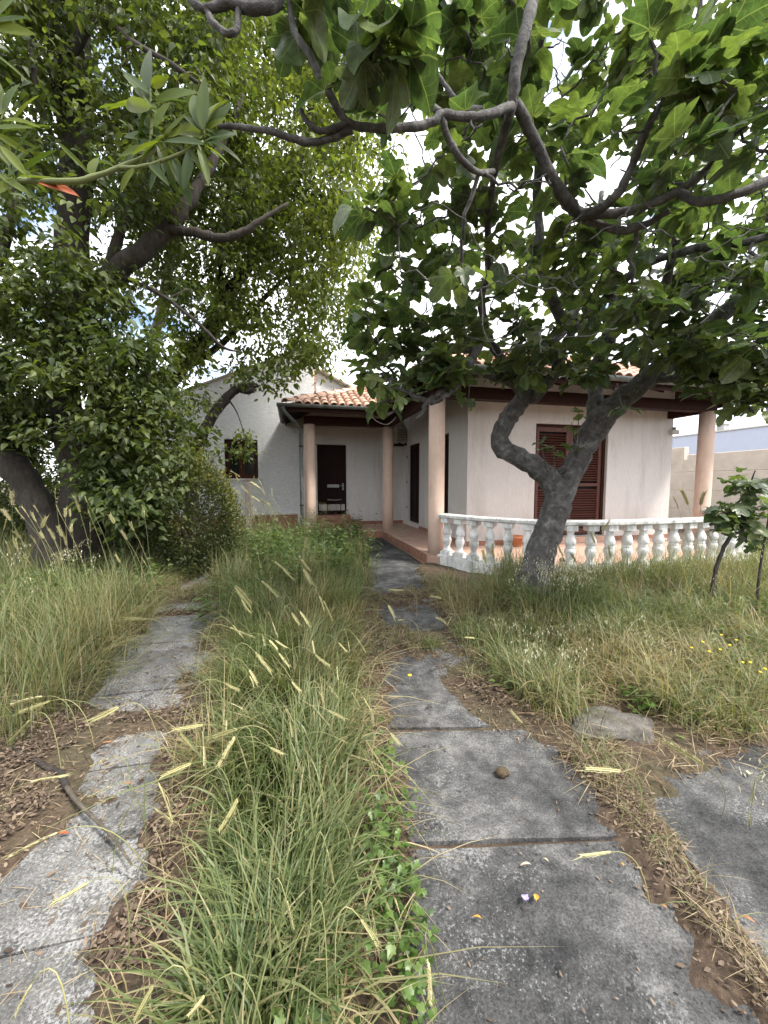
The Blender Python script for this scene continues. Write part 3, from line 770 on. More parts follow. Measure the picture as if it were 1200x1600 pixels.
# gutters: open half pipes
def gutter(p, q, r=0.075, name='gutter'):
    p = np.array(p, float); q = np.array(q, float); d = (q - p) / np.linalg.norm(q - p)
    s_ = np.array([d[1], -d[0], 0]); up = np.array([0, 0, 1.0])
    V = []; n = 10
    for base in (p, q):
        for rr in (r, r - 0.008):
            for j in range(n + 1):
                a = math.pi + math.pi * j / n
                V.append(base + s_ * math.cos(a) * rr + up * math.sin(a) * rr)
    m_ = n + 1; F = []
    for j in range(n):
        F += [(j, j + 1, 2 * m_ + j + 1, 2 * m_ + j), (m_ + j, 3 * m_ + j, 3 * m_ + j + 1, m_ + j + 1), (j, m_ + j, m_ + j + 1, j + 1), (2 * m_ + j, 2 * m_ + j + 1, 3 * m_ + j + 1, 3 * m_ + j)]
    F += [(0, 2 * m_, 3 * m_, m_), (n, m_ + n, 3 * m_ + n, 2 * m_ + n), tuple(range(n + 1)), tuple(2 * m_ + j for j in range(n + 1))]
    g = MB().add(V, F).build(name, M['gutter'], house)
    L_ = np.linalg.norm(q - p); k = int(L_ / 0.9)
    for i in range(k):
        c = p + d * (0.25 + i * 0.9)
        ring = [c + s_ * math.cos(a) * (r + 0.005) + up * math.sin(a) * (r + 0.005) for a in np.linspace(math.pi * 1.02, math.pi * 1.98, 8)]
        MB().tube(ring, 0.006, 4).build('bracket', M['gutter'], g)
zg = ZE - 0.015
gutter((XL - 0.19, YF - 0.115, zg), (XR + 0.1, YF - 0.115, zg - 0.02))
gutter((XL - 0.115, YP - 0.2, zg - 0.003), (XL - 0.115, YF - 0.03, zg - 0.003))
gutter((XPL - 0.19, YP - 0.115, zg), (XL - 0.03, YP - 0.115, zg))
gutter((XPL - 0.115, YB - 0.03, zg - 0.02), (XPL - 0.115, YP - 0.03, zg - 0.003))
dp = [(XPL - 0.05, YP - 0.11, zg - 0.06), (XPL - 0.02, YP - 0.11, zg - 0.18), (0.16, 10.30, zg - 0.42), (0.22, 10.42, zg - 0.55), (0.22, 10.42, 1.6), (0.22, 10.42, 0.05)]
pipe = MB().tube(dp, 0.045, 10).build('downpipe', M['gutter'], house)
for z in (0.9, 2.45): MB().tube([(0.22, 10.42, z), (0.22, 10.42, z + 0.035)], 0.056, 10).build('pipe_clip', M['black'], pipe)
# things fixed to the house
lp = _C + ray(897, 629) * (YW / ray(897, 629)[1])
lm = MB().box(lp[0] - 0.13, lp[0] + 0.13, YW - 0.12, YW, lp[2] - 0.07, lp[2] + 0.05).build('wall_lamp', M['black'], None, (lp[0], YW, lp[2]), 0.01)
tag(lm, 'small black lamp on the wall above the front shutters', 'lamp')
pl = thing('security_lamp', 'pale little lamp at the far end of the house wall', 'lamp', (XWR + 0.02, YW - 0.01, 2.72))
MB().box(XWR - 0.12, XWR + 0.10, YW - 0.09, YW, 2.66, 2.76).build('lamp_body', M['offwhite'], pl, None, 0.008)
MB().box(XWR - 0.02, XWR + 0.02, YW - 0.06, YW - 0.002, 2.765, 2.83).build('lamp_arm', M['greymetal'], pl)
ac = thing('air_conditioner', 'dusty air conditioner unit on dark brackets under the porch corner', 'air conditioner', (3.38, 11.9, 2.78))
MB().box(3.20, 3.52, 11.84, 12.26, 2.78, 3.26).build('casing', M['offwhite'], ac, None, 0.012)
g = MB()
for k in range(8): g.box(3.23, 3.49, 11.828, 11.839, 2.83 + k * 0.05, 2.845 + k * 0.05)
g.build('grille', M['black'], ac)
MB().box(3.14, 3.55, 11.86, 11.90, 2.70, 2.74).box(3.14, 3.55, 12.18, 12.22, 2.70, 2.74).box(3.50, 3.54, 11.86, 11.90, 2.74, 3.2).box(3.14, 3.18, 11.9, 12.18, 2.70, 2.74).build('bracket', M['black'], ac)
MB().box(3.28, 3.36, 11.86, 11.92, 2.741, 2.779).box(3.28, 3.36, 12.16, 12.22, 2.741, 2.779).build('foot', M['black'], ac)
cab = [at(577, 641, 9.85), at(582, 652, 9.8), at(592, 660, 9.75), at(605, 663, 9.7), at(616, 655, 9.5), at(624, 643, 9.3), at(632, 633, 9.1)]
cbl = MB().tube(catmull(cab, 4), 0.010, 6).build('cable', M['wirewhite'], None, cab[0])
tag(cbl, 'thin grey cable hanging in a loop from the gutter corner', 'cable')
# folding chair on the landing
ch = thing('folding_chair', 'dark folding chair standing in front of the porch door', 'chair', (1.24, 12.02, 0.5))
MB().box(1.03, 1.45, 11.88, 12.24, 0.985, 1.005).build('seat', M['darkwood'], ch, None, 0.006)
MB().tube([(1.03, 11.875, 1.0), (1.13, 11.865, 0.985), (1.24, 11.86, 0.98), (1.35, 11.865, 0.985), (1.45, 11.875, 1.0)], 0.011, 6).build('seat_rim', M['greymetal'], ch)
MB().box(1.05, 1.43, 12.255, 12.27, 1.36, 1.46).build('backrest', M['greymetal'], ch, None, 0.004)
for x in (1.035, 1.445):
    MB().tube([(x, 11.86, 0.50), (x, 12.0, 0.8), (x, 12.27, 1.47)], 0.012, 6).build('leg', M['black'], ch)
    MB().tube([(x + 0.015, 12.25, 0.50), (x + 0.015, 12.1, 0.75), (x + 0.015, 11.88, 0.99)], 0.012, 6).build('leg', M['black'], ch)

# ------------------------------------------------------------------ balustrade
bal = thing('balustrade', 'curved white balustrade with weathered double-bulb balusters round the terrace', 'balustrade', (4.85, 4.78, TZ))
def ribbon(path, nrm, prof):
    """sweep a closed cross-section (offset, z) along a path"""
    V = []; F = []; m_ = len(prof)
    for p, q in zip(path, nrm):
        for (o, z) in prof: V.append((p[0] + q[0] * o, p[1] + q[1] * o, z))
    for i in range(len(path) - 1):
        for j in range(m_): F.append((i * m_ + j, i * m_ + (j + 1) % m_, (i + 1) * m_ + (j + 1) % m_, (i + 1) * m_ + j))
    F += [tuple(range(m_))[::-1], tuple((len(path) - 1) * m_ + j for j in range(m_))]
    return V, F
rp = catmull([(x, y, 0) for x, y in RAIL], 6)
t_ = np.gradient(rp, axis=0); t_ /= np.linalg.norm(t_, axis=1)[:, None]
nn = np.stack([t_[:, 1], -t_[:, 0]], 1)
V, F = ribbon(rp, nn, [(-0.095, 0.875), (0.095, 0.875), (0.115, 0.892), (0.115, 0.93), (0.10, 0.945), (-0.10, 0.945), (-0.115, 0.93), (-0.115, 0.892)])
MB().add(V, F).build('rail', M['railtop'], bal)
V, F = ribbon(rp, nn, [(-0.11, TZ + 0.001), (0.134, TZ - 0.16), (0.134, TZ + 0.03), (0.10, TZ + 0.04), (-0.10, TZ + 0.04)])
MB().add(V, F).build('kerb', M['baluster'], bal)
bp = MB()
h0, h1 = TZ + 0.04, 0.876
Hh = h1 - h0
prof = [(0.10, 0.078), (0.125, 0.080), (0.15, 0.068), (0.20, 0.048), (0.26, 0.050), (0.33, 0.066), (0.40, 0.076), (0.455, 0.070), (0.475, 0.056), (0.49, 0.062), (0.515, 0.062), (0.53, 0.055), (0.55, 0.066), (0.60, 0.076), (0.66, 0.072), (0.73, 0.058), (0.80, 0.044), (0.845, 0.048), (0.875, 0.062)]
bp.lathe((0, 0, 0), [(a * Hh, r * 1.07) for a, r in prof], 14, True, True)
bp.box(-0.09, 0.09, -0.09, 0.09, 0.0, 0.10 * Hh + 0.002)  .box(-0.08, 0.08, -0.08, 0.08, 0.874 * Hh, Hh)
bme = bpy.data.meshes.new('baluster'); bme.from_pydata(bp.v, [], bp.f); bme.polygons.foreach_set('use_smooth', bp.sm); bme.materials.append(M['baluster']); bme.update()
seglen = np.concatenate([[0], np.cumsum(np.linalg.norm(np.diff(rp, axis=0), axis=1))])
s_ = 0.13
while s_ < seglen[-1] - 0.1:
    x, y = np.interp(s_, seglen, rp[:, 0]), np.interp(s_, seglen, rp[:, 1])
    i = int(np.clip(np.searchsorted(seglen, s_), 1, len(t_) - 1))
    o = link('baluster', bme, bal, (x, y, h0))
    o.rotation_euler = (R(random.uniform(-0.8, 0.8)), R(random.uniform(-0.8, 0.8)), math.atan2(t_[i][1], t_[i][0]))
    s_ += 0.30
# clay pot behind the balustrade, a stub of timber on the rail
pp = at(770, 842, 6.9)
pot = thing('flower_pot', 'small terracotta pot standing by the house wall behind the balustrade', 'pot', (4.55, 7.15, TZ))
MB().lathe((4.55, 7.15, TZ), [(0, 0.10), (0.18, 0.15), (0.18, 0.165), (0.23, 0.17), (0.23, 0.15), (0.12, 0.12)], 16, True, False).build('pot_body', M['clay'], pot)
MB().lathe((4.55, 7.15, TZ), [(0.15, 0.005), (0.16, 0.135)], 16, False, False).build('soil', M['clod'], pot)
ts = MB().box(7.25, 7.75, 4.93, 5.06, 0.947, 1.02).build('timber_offcut', M['greywood'], None, (7.5, 5.0, 0.947), 0.008)
tag(ts, 'short grey timber offcut lying on the far end of the balustrade rail', 'timber')

# ------------------------------------------------------------------ the old roughcast house on the far side
old = thing('old_house', 'tall old white roughcast house with sloping gable and brown window', 'house', (-1.5, 12.5, 0))
def top(x): return 5.41 + (x - 0.05) * 0.427
xs = [-5.2, -1.97, -1.02, 0.69]
mb = MB()
def slant(x0, x1, z0, f0, f1, y0, y1):
    mb.add([(x0, y0, z0), (x1, y0, z0), (x1, y1, z0), (x0, y1, z0), (x0, y0, f0), (x1, y0, f1), (x1, y1, f1), (x0, y1, f0)],
           [(0, 3, 2, 1), (4, 5, 6, 7), (0, 1, 5, 4), (1, 2, 6, 5), (2, 3, 7, 6), (3, 0, 4, 7)])
YG = YB - 0.02
slant(-5.2, -1.97, 0, top(-5.2), top(-1.97), YG, YG + 0.35)
slant(-1.97, -1.02, 2.81, top(-1.97), top(-1.02), YG, YG + 0.35)
slant(-1.97, -1.02, 0, 1.64, 1.64, YG, YG + 0.35)
slant(-1.02, 0.199, 0, top(-1.02), top(0.199), YG, YG + 0.35)
slant(0.199, 0.69, 3.40, top(0.199), top(0.69), YG + 0.01, YG + 0.35)
mb.build('gable_wall', M['roughcast'], old)
mb = MB(); slant(0.692, 3.6, 3.3, 5.12, 3.75, YG + 0.55, YG + 0.8)
mb.build('rear_wall', M['roughcast'], old)
mb = MB(); slant(0.70, 3.6, 5.122, 5.19, 3.82, YG + 0.50, YG + 0.95)
mb.v = [(x, y, (z if z != 5.122 else (5.122 - (x - 0.7) * 0.472))) for x, y, z in mb.v]
mb.build('roof_edge', M['roofedge'], old)
for k in range(11):
    x0 = 0.72 + k * 0.26; z0 = 5.195 - (x0 - 0.70) * 0.472
    MB().tube([(x0, YG + 0.47, z0), (x0 + 0.30, YG + 0.47, z0 - 0.30 * 0.472)], [0.075, 0.06], 7).build('verge_tile', M['roofedge'], old)
mb = MB()
for k in range(14): mb.box(0.691, 0.76 + 0.02 * math.sin(k * 5.3), YG + 0.05, YG + 0.3, 4.35 + k * 0.088, 4.35 + k * 0.088 + 0.075)
tag(mb.build('broken_brick_edge', M['brokenbrick'], old), kind='stuff')
mb = MB(); slant(-5.2, 0.69, 3.2, 0, 0, YG - 0.05, YG + 0.4)
mb.v = [(x, y, top(x) + (0.002 if i in (0, 1, 2, 3) else 0.07)) for i, (x, y, z) in enumerate(mb.v)]
mb.build('verge_board', M['roofedge'], old)
wf = MB(); wx0, wx1, wz0, wz1, wy = -1.97, -1.02, 1.64, 2.81, YG + 0.10
wf.box(wx0, wx0 + 0.06, wy, wy + 0.07, wz0, wz1).box(wx1 - 0.06, wx1, wy, wy + 0.07, wz0, wz1).box(wx0 + 0.06, wx1 - 0.06, wy, wy + 0.07, wz1 - 0.06, wz1).box(wx0 + 0.06, wx1 - 0.06, wy, wy + 0.07, wz0, wz0 + 0.06)
win = wf.build('window', M['windowwood'], old)
xm = (wx0 + wx1) / 2
for a, b_, sy in ((wx0 + 0.062, xm - 0.002, -0.05), (xm + 0.002, wx1 - 0.062, 0.0)):
    q = MB(); y = wy + sy; s_ = 0.07
    q.box(a, a + s_, y, y + 0.04, wz0 + 0.062, wz1 - 0.062).box(b_ - s_, b_, y, y + 0.04, wz0 + 0.062, wz1 - 0.062).box(a + s_, b_ - s_, y, y + 0.04, wz1 - 0.062 - s_, wz1 - 0.062).box(a + s_, b_ - s_, y, y + 0.04, wz0 + 0.062, wz0 + 0.062 + s_)
    q.build('sash', M['windowwood'], win)
    box('pane', a + s_, b_ - s_, y + 0.015, y + 0.021, wz0 + 0.062 + s_, wz1 - 0.062 - s_, M['glass'], win)
box('window_back', wx0, wx1, wy + 0.2, wy + 0.22, wz0, wz1, M['black'], win)
box('sill', wx0 - 0.05, wx1 + 0.05, YG - 0.06, YG + 0.10, wz0 - 0.05, wz0 - 0.002, M['offwhite'], win)
box('plinth', -5.2, 0.12, YG - 0.05, YG - 0.001, 0, 0.52, M['riser'], old)
box('plinth_cap', -5.2, 0.12, YG - 0.09, YG - 0.001, 0.521, 0.56, M['parapet'], old)
par = box('parapet', 0.32, 2.6, YB - 0.27, YB - 0.03, 3.2, 4.13, M['parapet'], old)
box('coping', 0.27, 2.65, YB - 0.31, YB - 0.025, 4.131, 4.175, M['roofedge'], par)

# ------------------------------------------------------------------ boundary wall and the building beyond
bw = thing('boundary_wall', 'bare concrete boundary wall with board joints beyond the terrace', 'wall', (13.1, 9, 0))
def course(y0, y1, z0, z1): box('panel', 13.0, 13.2, y0, y1, z0, z1, M['concretewall'], bw, 0.012)
yy = -2.0
while yy < 10.4:
    for z0, z1 in ((0.0, 0.62), (0.628, 1.245), (1.253, 1.87), (1.878, 2.46)): course(yy, min(yy + 3.1, 10.5) - 0.008, z0, z1)
    yy += 3.1
yy = 10.5
while yy < 26:
    for z0, z1 in ((0.0, 0.62), (0.628, 1.245), (1.253, 1.87), (1.878, 2.73)): course(yy, yy + 3.1 - 0.008, z0, z1)
    yy += 3.1
box('wall_core', 13.012, 13.188, -2, 26, 0, 2.3, M['concretewall'], bw)
nb = thing('neighbour_building', 'flat-roofed pale blue building rising behind the boundary wall', 'building', (31, 16, 0))
MB().box(25, 37, 4, 30, 0, 4.58).build('wall', M['bluewall'], nb)
box('coping', 24.94, 37.06, 3.94, 30.06, 4.581, 4.66, M['offwhite'], nb)
vt = MB().box(25.3, 25.75, 18.1, 18.5, 4.661, 5.05).build('roof_vent', M['greymetal'], nb)
box('vent_cap', 25.25, 25.8, 18.05, 18.55, 5.051, 5.1, M['greymetal'], vt)

# ------------------------------------------------------------------ plant helpers
def rot_frames(d, nrm):
    """frames with local y along d and local z as close to nrm as possible"""
    d = d / (np.linalg.norm(d, axis=1, keepdims=True) + 1e-9)
    x = np.cross(d, nrm); x /= (np.linalg.norm(x, axis=1, keepdims=True) + 1e-9)
    z = np.cross(x, d)
    return np.stack([x, d, z], axis=2)          # columns x,y,z
def scatter(tv, tf, P, Fm, S, rnd, extra=None):
    """copies of a template (tv, tf) at P with frames Fm and sizes S, as arrays for one mesh"""
    n, k = len(P), len(tv)
    V = np.einsum('nij,kj->nki', Fm, tv) * S[:, None, None] + P[:, None, :]
    F = tf[None] + (np.arange(n) * k)[:, None, None]
    at_ = {'rnd': np.repeat(rnd, k)}
    if extra is not None: at_['lco'] = np.tile(extra, (n, 1))
    return V.reshape(-1, 3), F.reshape(-1, tf.shape[1]), at_
def join_arrays(parts):
    V = []; F = []; A = {}; k = 0
    for v, f, a in parts:
        V.append(v); F.append(f + k); k += len(v)
        for q, w in a.items(): A.setdefault(q, []).append(w)
    return np.vstack(V), np.vstack(F), {q: np.concatenate(w) for q, w in A.items()}
def leaf_template(out, fold=0.15, droop=0.25, wave=0.0, ring=False, petiole=0.0, seed=0, curl=0.0):
    """leaf from its right-hand outline (u, v), base at 0, tip at v = 1; returns verts, tris, flat coordinates"""
    r = np.random.default_rng(seed)
    o = np.array(out, float)
    left = o[1:-1][::-1].copy(); left[:, 0] *= -1
    loop = np.vstack([o, left])
    cen = np.array([[0, 0.36]])
    pts = [cen]
    if ring: pts.append(cen + (loop - cen) * 0.55)
    pts.append(loop)
    P2 = np.vstack(pts); n = len(loop); F = []
    for i in range(n): F.append((0, 1 + i, 1 + (i + 1) % n))
    if ring:
        for i in range(n):
            j = (i + 1) % n
            F += [(1 + i, 1 + n + i, 1 + n + j), (1 + i, 1 + n + j, 1 + j)]
    F = [(a, c, b_) for a, b_, c in F]
    u, v = P2[:, 0], P2[:, 1]
    z = fold * np.abs(u) - droop * v ** 2 + wave * np.sin(9 * v + r.uniform(0, 6)) * np.abs(u) * 1.5 + wave * np.sin(14 * u + r.uniform(0, 6)) * 0.25 + curl * u
    y = v * (1 - 0.25 * droop * v)
    V = np.stack([u, y, z], 1); lco = np.stack([u, v, 0 * u], 1)
    if petiole:
        k = len(V); w = 0.016
        pv = [(-w, 0.03, -0.002), (w, 0.03, -0.002), (-w, -petiole * 0.5, 0.05 * petiole), (w, -petiole * 0.5, 0.05 * petiole), (-w, -petiole, -0.03), (w, -petiole, -0.03),
              (0, 0.03, -w - 0.002), (0, 0.03, w - 0.002), (0, -petiole * 0.5, 0.05 * petiole - w), (0, -petiole * 0.5, 0.05 * petiole + w), (0, -petiole, -w - 0.03), (0, -petiole, w - 0.03)]
        V = np.vstack([V, pv]); lco = np.vstack([lco, [(0, -0.2, 0)] * 12])
        for b0 in (k, k + 6):
            F += [(b0, b0 + 1, b0 + 3), (b0, b0 + 3, b0 + 2), (b0 + 2, b0 + 3, b0 + 5), (b0 + 2, b0 + 5, b0 + 4)]
    return V, np.array(F, np.int32), lco
FIG = [(0, 0.02), (0.10, -0.07), (0.25, -0.06), (0.37, 0.03), (0.43, 0.14), (0.37, 0.25), (0.30, 0.31), (0.40, 0.40), (0.49, 0.52), (0.50, 0.63), (0.41, 0.67), (0.29, 0.655), (0.215, 0.62), (0.235, 0.74), (0.20, 0.88), (0.10, 0.985), (0, 1.02)]
FIG_ENTIRE = [(0, 0.02), (0.12, -0.05), (0.28, -0.01), (0.40, 0.13), (0.45, 0.32), (0.42, 0.52), (0.36, 0.68), (0.28, 0.82), (0.15, 0.95), (0, 1.03)]
LANCE = [(0, 0), (0.06, 0.08), (0.115, 0.25), (0.135, 0.45), (0.115, 0.65), (0.07, 0.85), (0, 1.0)]
OVATE = [(0, 0), (0.17, 0.10), (0.26, 0.32), (0.20, 0.62), (0.08, 0.88), (0, 1.0)]
OBOV = [(0, 0), (0.14, 0.25), (0.20, 0.55), (0.17, 0.82), (0, 1.0)]
LOBED = [(0, 0.03), (0.18, -0.10), (0.38, 0.02), (0.36, 0.18), (0.48, 0.42), (0.28, 0.48), (0.20, 0.66), (0, 1.0)]

class Tree:
    """a branching plant: traced limbs, then twigs grown from the nearest wood to given tip points"""
    def __init__(s): s.nodes = []; s.rads = []; s.limbs = MB(); s.twigs = MB(); s.tips = []
    def limb(s, pts, n=12, per=5, knob=0.08):
        """pts: (x, y, z, radius)"""
        c = catmull(pts, per)
        c[:, :3] += RNG.normal(0, 1, (len(c), 3)) * (c[:, 3:4] * knob)
        rr = c[:, 3] * (1 + RNG.normal(0, knob * 0.9, len(c)))
        s.limbs.tube(c[:, :3], list(np.maximum(rr, 0.004)), n)
        for p, r in zip(c[:, :3], c[:, 3]): s.nodes.append(p); s.rads.append(r)
        return c
    def grow(s, pts, r_tip=0.004, bow=0.18, jit=0.06, n=5, seg=5, up=0.0, maxlen=None, keep=True):
        base = np.array(s.nodes)
        d0 = np.array([np.min(np.linalg.norm(base - p, axis=1)) for p in pts])
        for i in np.argsort(d0):
            p = np.asarray(pts[i], float)
            B = np.array(s.nodes)
            dd = np.linalg.norm(B - p, axis=1) + 0.25 * np.maximum(0, B[:, 2] - p[2])
            j = int(np.argmin(dd)); L = float(np.linalg.norm(B[j] - p))
            if maxlen and L > maxlen: continue
            q = B[j]; d = p - q
            ctrl = (q + p) / 2 + RNG.normal(0, 1, 3) * L * bow + np.array([0, 0, -up * L])
            ts = np.linspace(0, 1, seg + 1)[:, None]
            c = (1 - ts) ** 2 * q + 2 * ts * (1 - ts) * ctrl + ts ** 2 * p
            c[1:-1] += RNG.normal(0, 1, (seg - 1, 3)) * L * jit
            r0 = min(s.rads[j] * 0.8, r_tip + 0.011 * L + 0.002)
            rr = np.linspace(r0, r_tip, seg + 1)
            s.twigs.tube(c, list(rr), n)
            for a, b_ in zip(c[1:], rr[1:]): s.nodes.append(a); s.rads.append(b_)
            if keep: s.tips.append(c)
    def stems(s, c): s.tips.append(c)

def in_poly(poly, n, dens=None):
    P = np.array(poly, float); lo, hi = P.min(0), P.max(0); out = []
    while len(out) < n:
        q = RNG.uniform(lo, hi)
        c = False; j = len(P) - 1
        for i in range(len(P)):
            if (P[i, 1] > q[1]) != (P[j, 1] > q[1]) and q[0] < (P[j, 0] - P[i, 0]) * (q[1] - P[i, 1]) / (P[j, 1] - P[i, 1]) + P[i, 0]: c = not c
            j = i
        if c: out.append(q)
    return out
def tips_in(poly, n, d0, d1, zmax=9.5, zmin=0.3):
    out = []
    for q in in_poly(poly, n):
        p = at(q[0], q[1], RNG.uniform(d0, d1))
        if zmin < p[2] < zmax: out.append(p)
    return out
def px_limb(tree, pts, n=12, per=5, knob=0.08):
    """(x, y, depth, radius) measured in the photograph"""
    return tree.limb([(*at(x, y, d), r) for x, y, d, r in pts], n, per, knob)

# ------------------------------------------------------------------ fig tree
fig = Tree()
D = 4.5
FB = at(838, 934, D); 
fig.limb([(FB[0] - 0.02, FB[1], -0.05, 0.223), (*at(832, 930, D), 0.194), (*at(840, 880, D), 0.173), (*at(858, 825, D), 0.158), (*at(873, 780, D), 0.148), (*at(893, 735, D), 0.141), (*at(915, 695, D), 0.131), (*at(938, 658, D - .05), 0.146), (*at(968, 627, D - .15), 0.124), (*at(1005, 597, D - .3), 0.109), (*at(1050, 560, D - .45), 0.094), (*at(1105, 510, D - .6), 0.082), (*at(1180, 455, D - .75), 0.067), (*at(1290, 400, D - .9), 0.045)], 18, 5, 0.044)
fig.limb([(*at(866, 800, D), 0.105), (*at(868, 765, D - .02), 0.131), (*at(848, 738, D - .05), 0.124), (*at(815, 717, D - .1), 0.109), (*at(787, 702, D - .15), 0.105), (*at(781, 682, D - .18), 0.101), (*at(793, 655, D - .2), 0.099), (*at(814, 628, D - .2), 0.094), (*at(822, 606, D - .2), 0.086), (*at(832, 575, D - .1), 0.075), (*at(850, 545, D), 0.066), (*at(880, 515, D + .1), 0.064), (*at(905, 470, D + .15), 0.052), (*at(930, 400, D + .2), 0.037), (*at(940, 300, D + .2), 0.027)], 16, 5, 0.053)
PL = lambda pts, **k: px_limb(fig, pts, **k)
PL([(930, 665, D, .10), (930, 610, D + .1, .09), (938, 560, D + .2, .085), (955, 525, D + .25, .078), (990, 485, D + .2, .075), (1040, 445, D, .06), (1100, 405, D - .3, .05), (1190, 345, D - .7, .04), (1300, 280, D - 1, .05)], n=14)
PL([(950, 535, D + .2, .09), (960, 470, D + .1, .075), (950, 400, D - .2, .06), (925, 360, D - .9, .05), (908, 338, D - 1.6, .034)], n=12)
PL([(826, 630, D - .2, .07), (848, 607, D - .3, .062), (866, 585, D - .4, .058), (874, 565, D - .45, .052), (882, 540, D - .5, .045), (905, 505, D - .5, .03)], n=12)
PL([(818, 612, D - .2, .06), (800, 598, D - .35, .048), (770, 588, D - .5, .04), (735, 575, D - .6, .036)], n=10)
# hanging bare branches at the roof corner
PL([(812, 612, D - .2, .05), (790, 570, D - .3, .048), (770, 540, D - .5, .044), (758, 520, D - .7, .042), (742, 555, D - .9, .04), (725, 590, D - 1.0, .036), (703, 612, D - 1.05, .033), (680, 628, D - 1.1, .028), (655, 622, D - 1.1, .022), (630, 610, D - 1.1, .016), (612, 606, D - 1.1, .010)], n=10, knob=.14)
PL([(702, 605, D - 1.05, .026), (680, 618, D - 1.12, .024), (664, 633, D - 1.15, .022), (660, 645, D - 1.15, .015), (650, 655, D - 1.15, .009)], n=8, knob=.14)
PL([(758, 520, D - .7, .04), (740, 545, D - .6, .034), (700, 545, D - .6, .032), (668, 540, D - .7, .028), (640, 528, D - .8, .022), (628, 505, D - .8, .015)], n=10, knob=.14)
PL([(758, 520, D - .7, .04), (752, 470, D - .9, .034), (765, 415, D - 1.2, .03), (762, 350, D - 1.5, .028), (772, 270, D - 2.0, .025)], n=10, knob=.1)
# high limbs that reach out over the path towards the viewer
PL([(772, 272, 2.5, .025), (785, 215, 2.3, .026), (800, 165, 2.15, .028), (808, 95, 2.1, .032), (828, 20, 2.1, .035), (842, -60, 2.2, .04), (870, -160, 2.4, .045), (930, -200, 2.8, .05)], n=10, knob=.1)
PL([(905, 334, 2.6, .036), (885, 312, 2.5, .036), (862, 277, 2.4, .035), (838, 225, 2.3, .033), (806, 160, 2.18, .030)], n=12, knob=.05)
PL([(905, 336, 2.6, .034), (940, 325, 2.4, .03), (970, 295, 2.25, .027), (993, 245, 2.15, .024), (1012, 200, 2.05, .02), (1030, 165, 2.0, .016)], n=10, knob=.08)
PL([(920, 334, 2.55, .03), (975, 332, 2.45, .028), (1025, 315, 2.35, .025), (1062, 298, 2.3, .024), (1100, 268, 2.25, .02), (1140, 222, 2.2, .015)], n=10, knob=.08)
PL([(1060, 300, 2.3, .022), (1090, 315, 2.25, .024), (1140, 307, 2.2, .025), (1200, 283, 2.2, .027), (1280, 240, 2.3, .03)], n=10, knob=.06)
PL([(912, 342, 2.6, .028), (970, 360, 2.55, .024), (1010, 350, 2.5, .021), (1045, 330, 2.4, .017)], n=9, knob=.08)
PL([(802, 165, 2.15, .022), (760, 180, 2.0, .022), (722, 182, 1.95, .021), (690, 178, 1.9, .02), (672, 193, 1.9, .02), (600, 201, 1.85, .019), (545, 192, 1.8, .018), (517, 150, 1.75, .017), (482, 84, 1.7, .015), (460, 48, 1.7, .014), (452, 5, 1.7, .012), (450, -40, 1.7, .01)], n=10, knob=.08)
PL([(550, 203, 1.82, .017), (487, 223, 1.8, .016), (425, 206, 1.75, .014), (375, 198, 1.75, .012), (340, 197, 1.75, .009)], n=9, knob=.08)
PL([(545, 190, 1.8, .014), (505, 205, 1.78, .013), (480, 190, 1.76, .011), (465, 160, 1.75, .008)], n=8, knob=.08)
PL([(795, 175, 2.2, .022), (750, 172, 2.25, .020), (720, 165, 2.3, .017), (700, 140, 2.3, .014), (680, 110, 2.3, .010)], n=9)
PL([(690, 178, 1.9, .017), (700, 215, 1.95, .017), (722, 250, 2.0, .016), (748, 270, 2.1, .016), (770, 268, 2.3, .016)], n=9, knob=.1)
PL([(450, -30, 1.5, .020), (430, 5, 1.45, .021), (392, 14, 1.45, .020), (357, 5, 1.45, .018), (325, 14, 1.45, .015), (298, 0, 1.45, .012), (270, -40, 1.5, .01)], n=10, knob=.08)
PL([(322, 14, 1.45, .011), (333, 36, 1.45, .012), (355, 52, 1.45, .012), (370, 45, 1.45, .012), (373, 12, 1.45, .011)], n=8)
PL([(560, 60, 1.9, .012), (572, 90, 1.95, .015), (600, 105, 2.0, .016), (625, 130, 2.1, .016), (690, 178, 1.95, .016)], n=8)
PL([(870, -160, 2.4, .03), (880, -40, 2.6, .03), (850, 40, 2.8, .028), (842, 120, 3.0, .03), (843, 220, 3.3, .035), (840, 320, 3.7, .04), (850, 420, 4.0, .05), (880, 510, 4.5, .06)], n=10, knob=.1)
PL([(908, 500, 4.5, .05), (1000, 420, 3.9, .04), (1080, 390, 3.4, .035), (1160, 380, 3.0, .03), (1260, 350, 2.8, .02)], n=9)
PL([(1040, 445, 4.4, .05), (1060, 360, 4.0, .04), (1080, 250, 3.6, .03), (1090, 120, 3.3, .025), (1095, -40, 3.2, .02)], n=9)
PL([(1010, 595, 4.2, .04), (1070, 590, 3.9, .04), (1110, 600, 3.7, .028), (1150, 620, 3.6, .02), (1178, 645, 3.6, .01)], n=8, knob=.12)
fig_tips = []
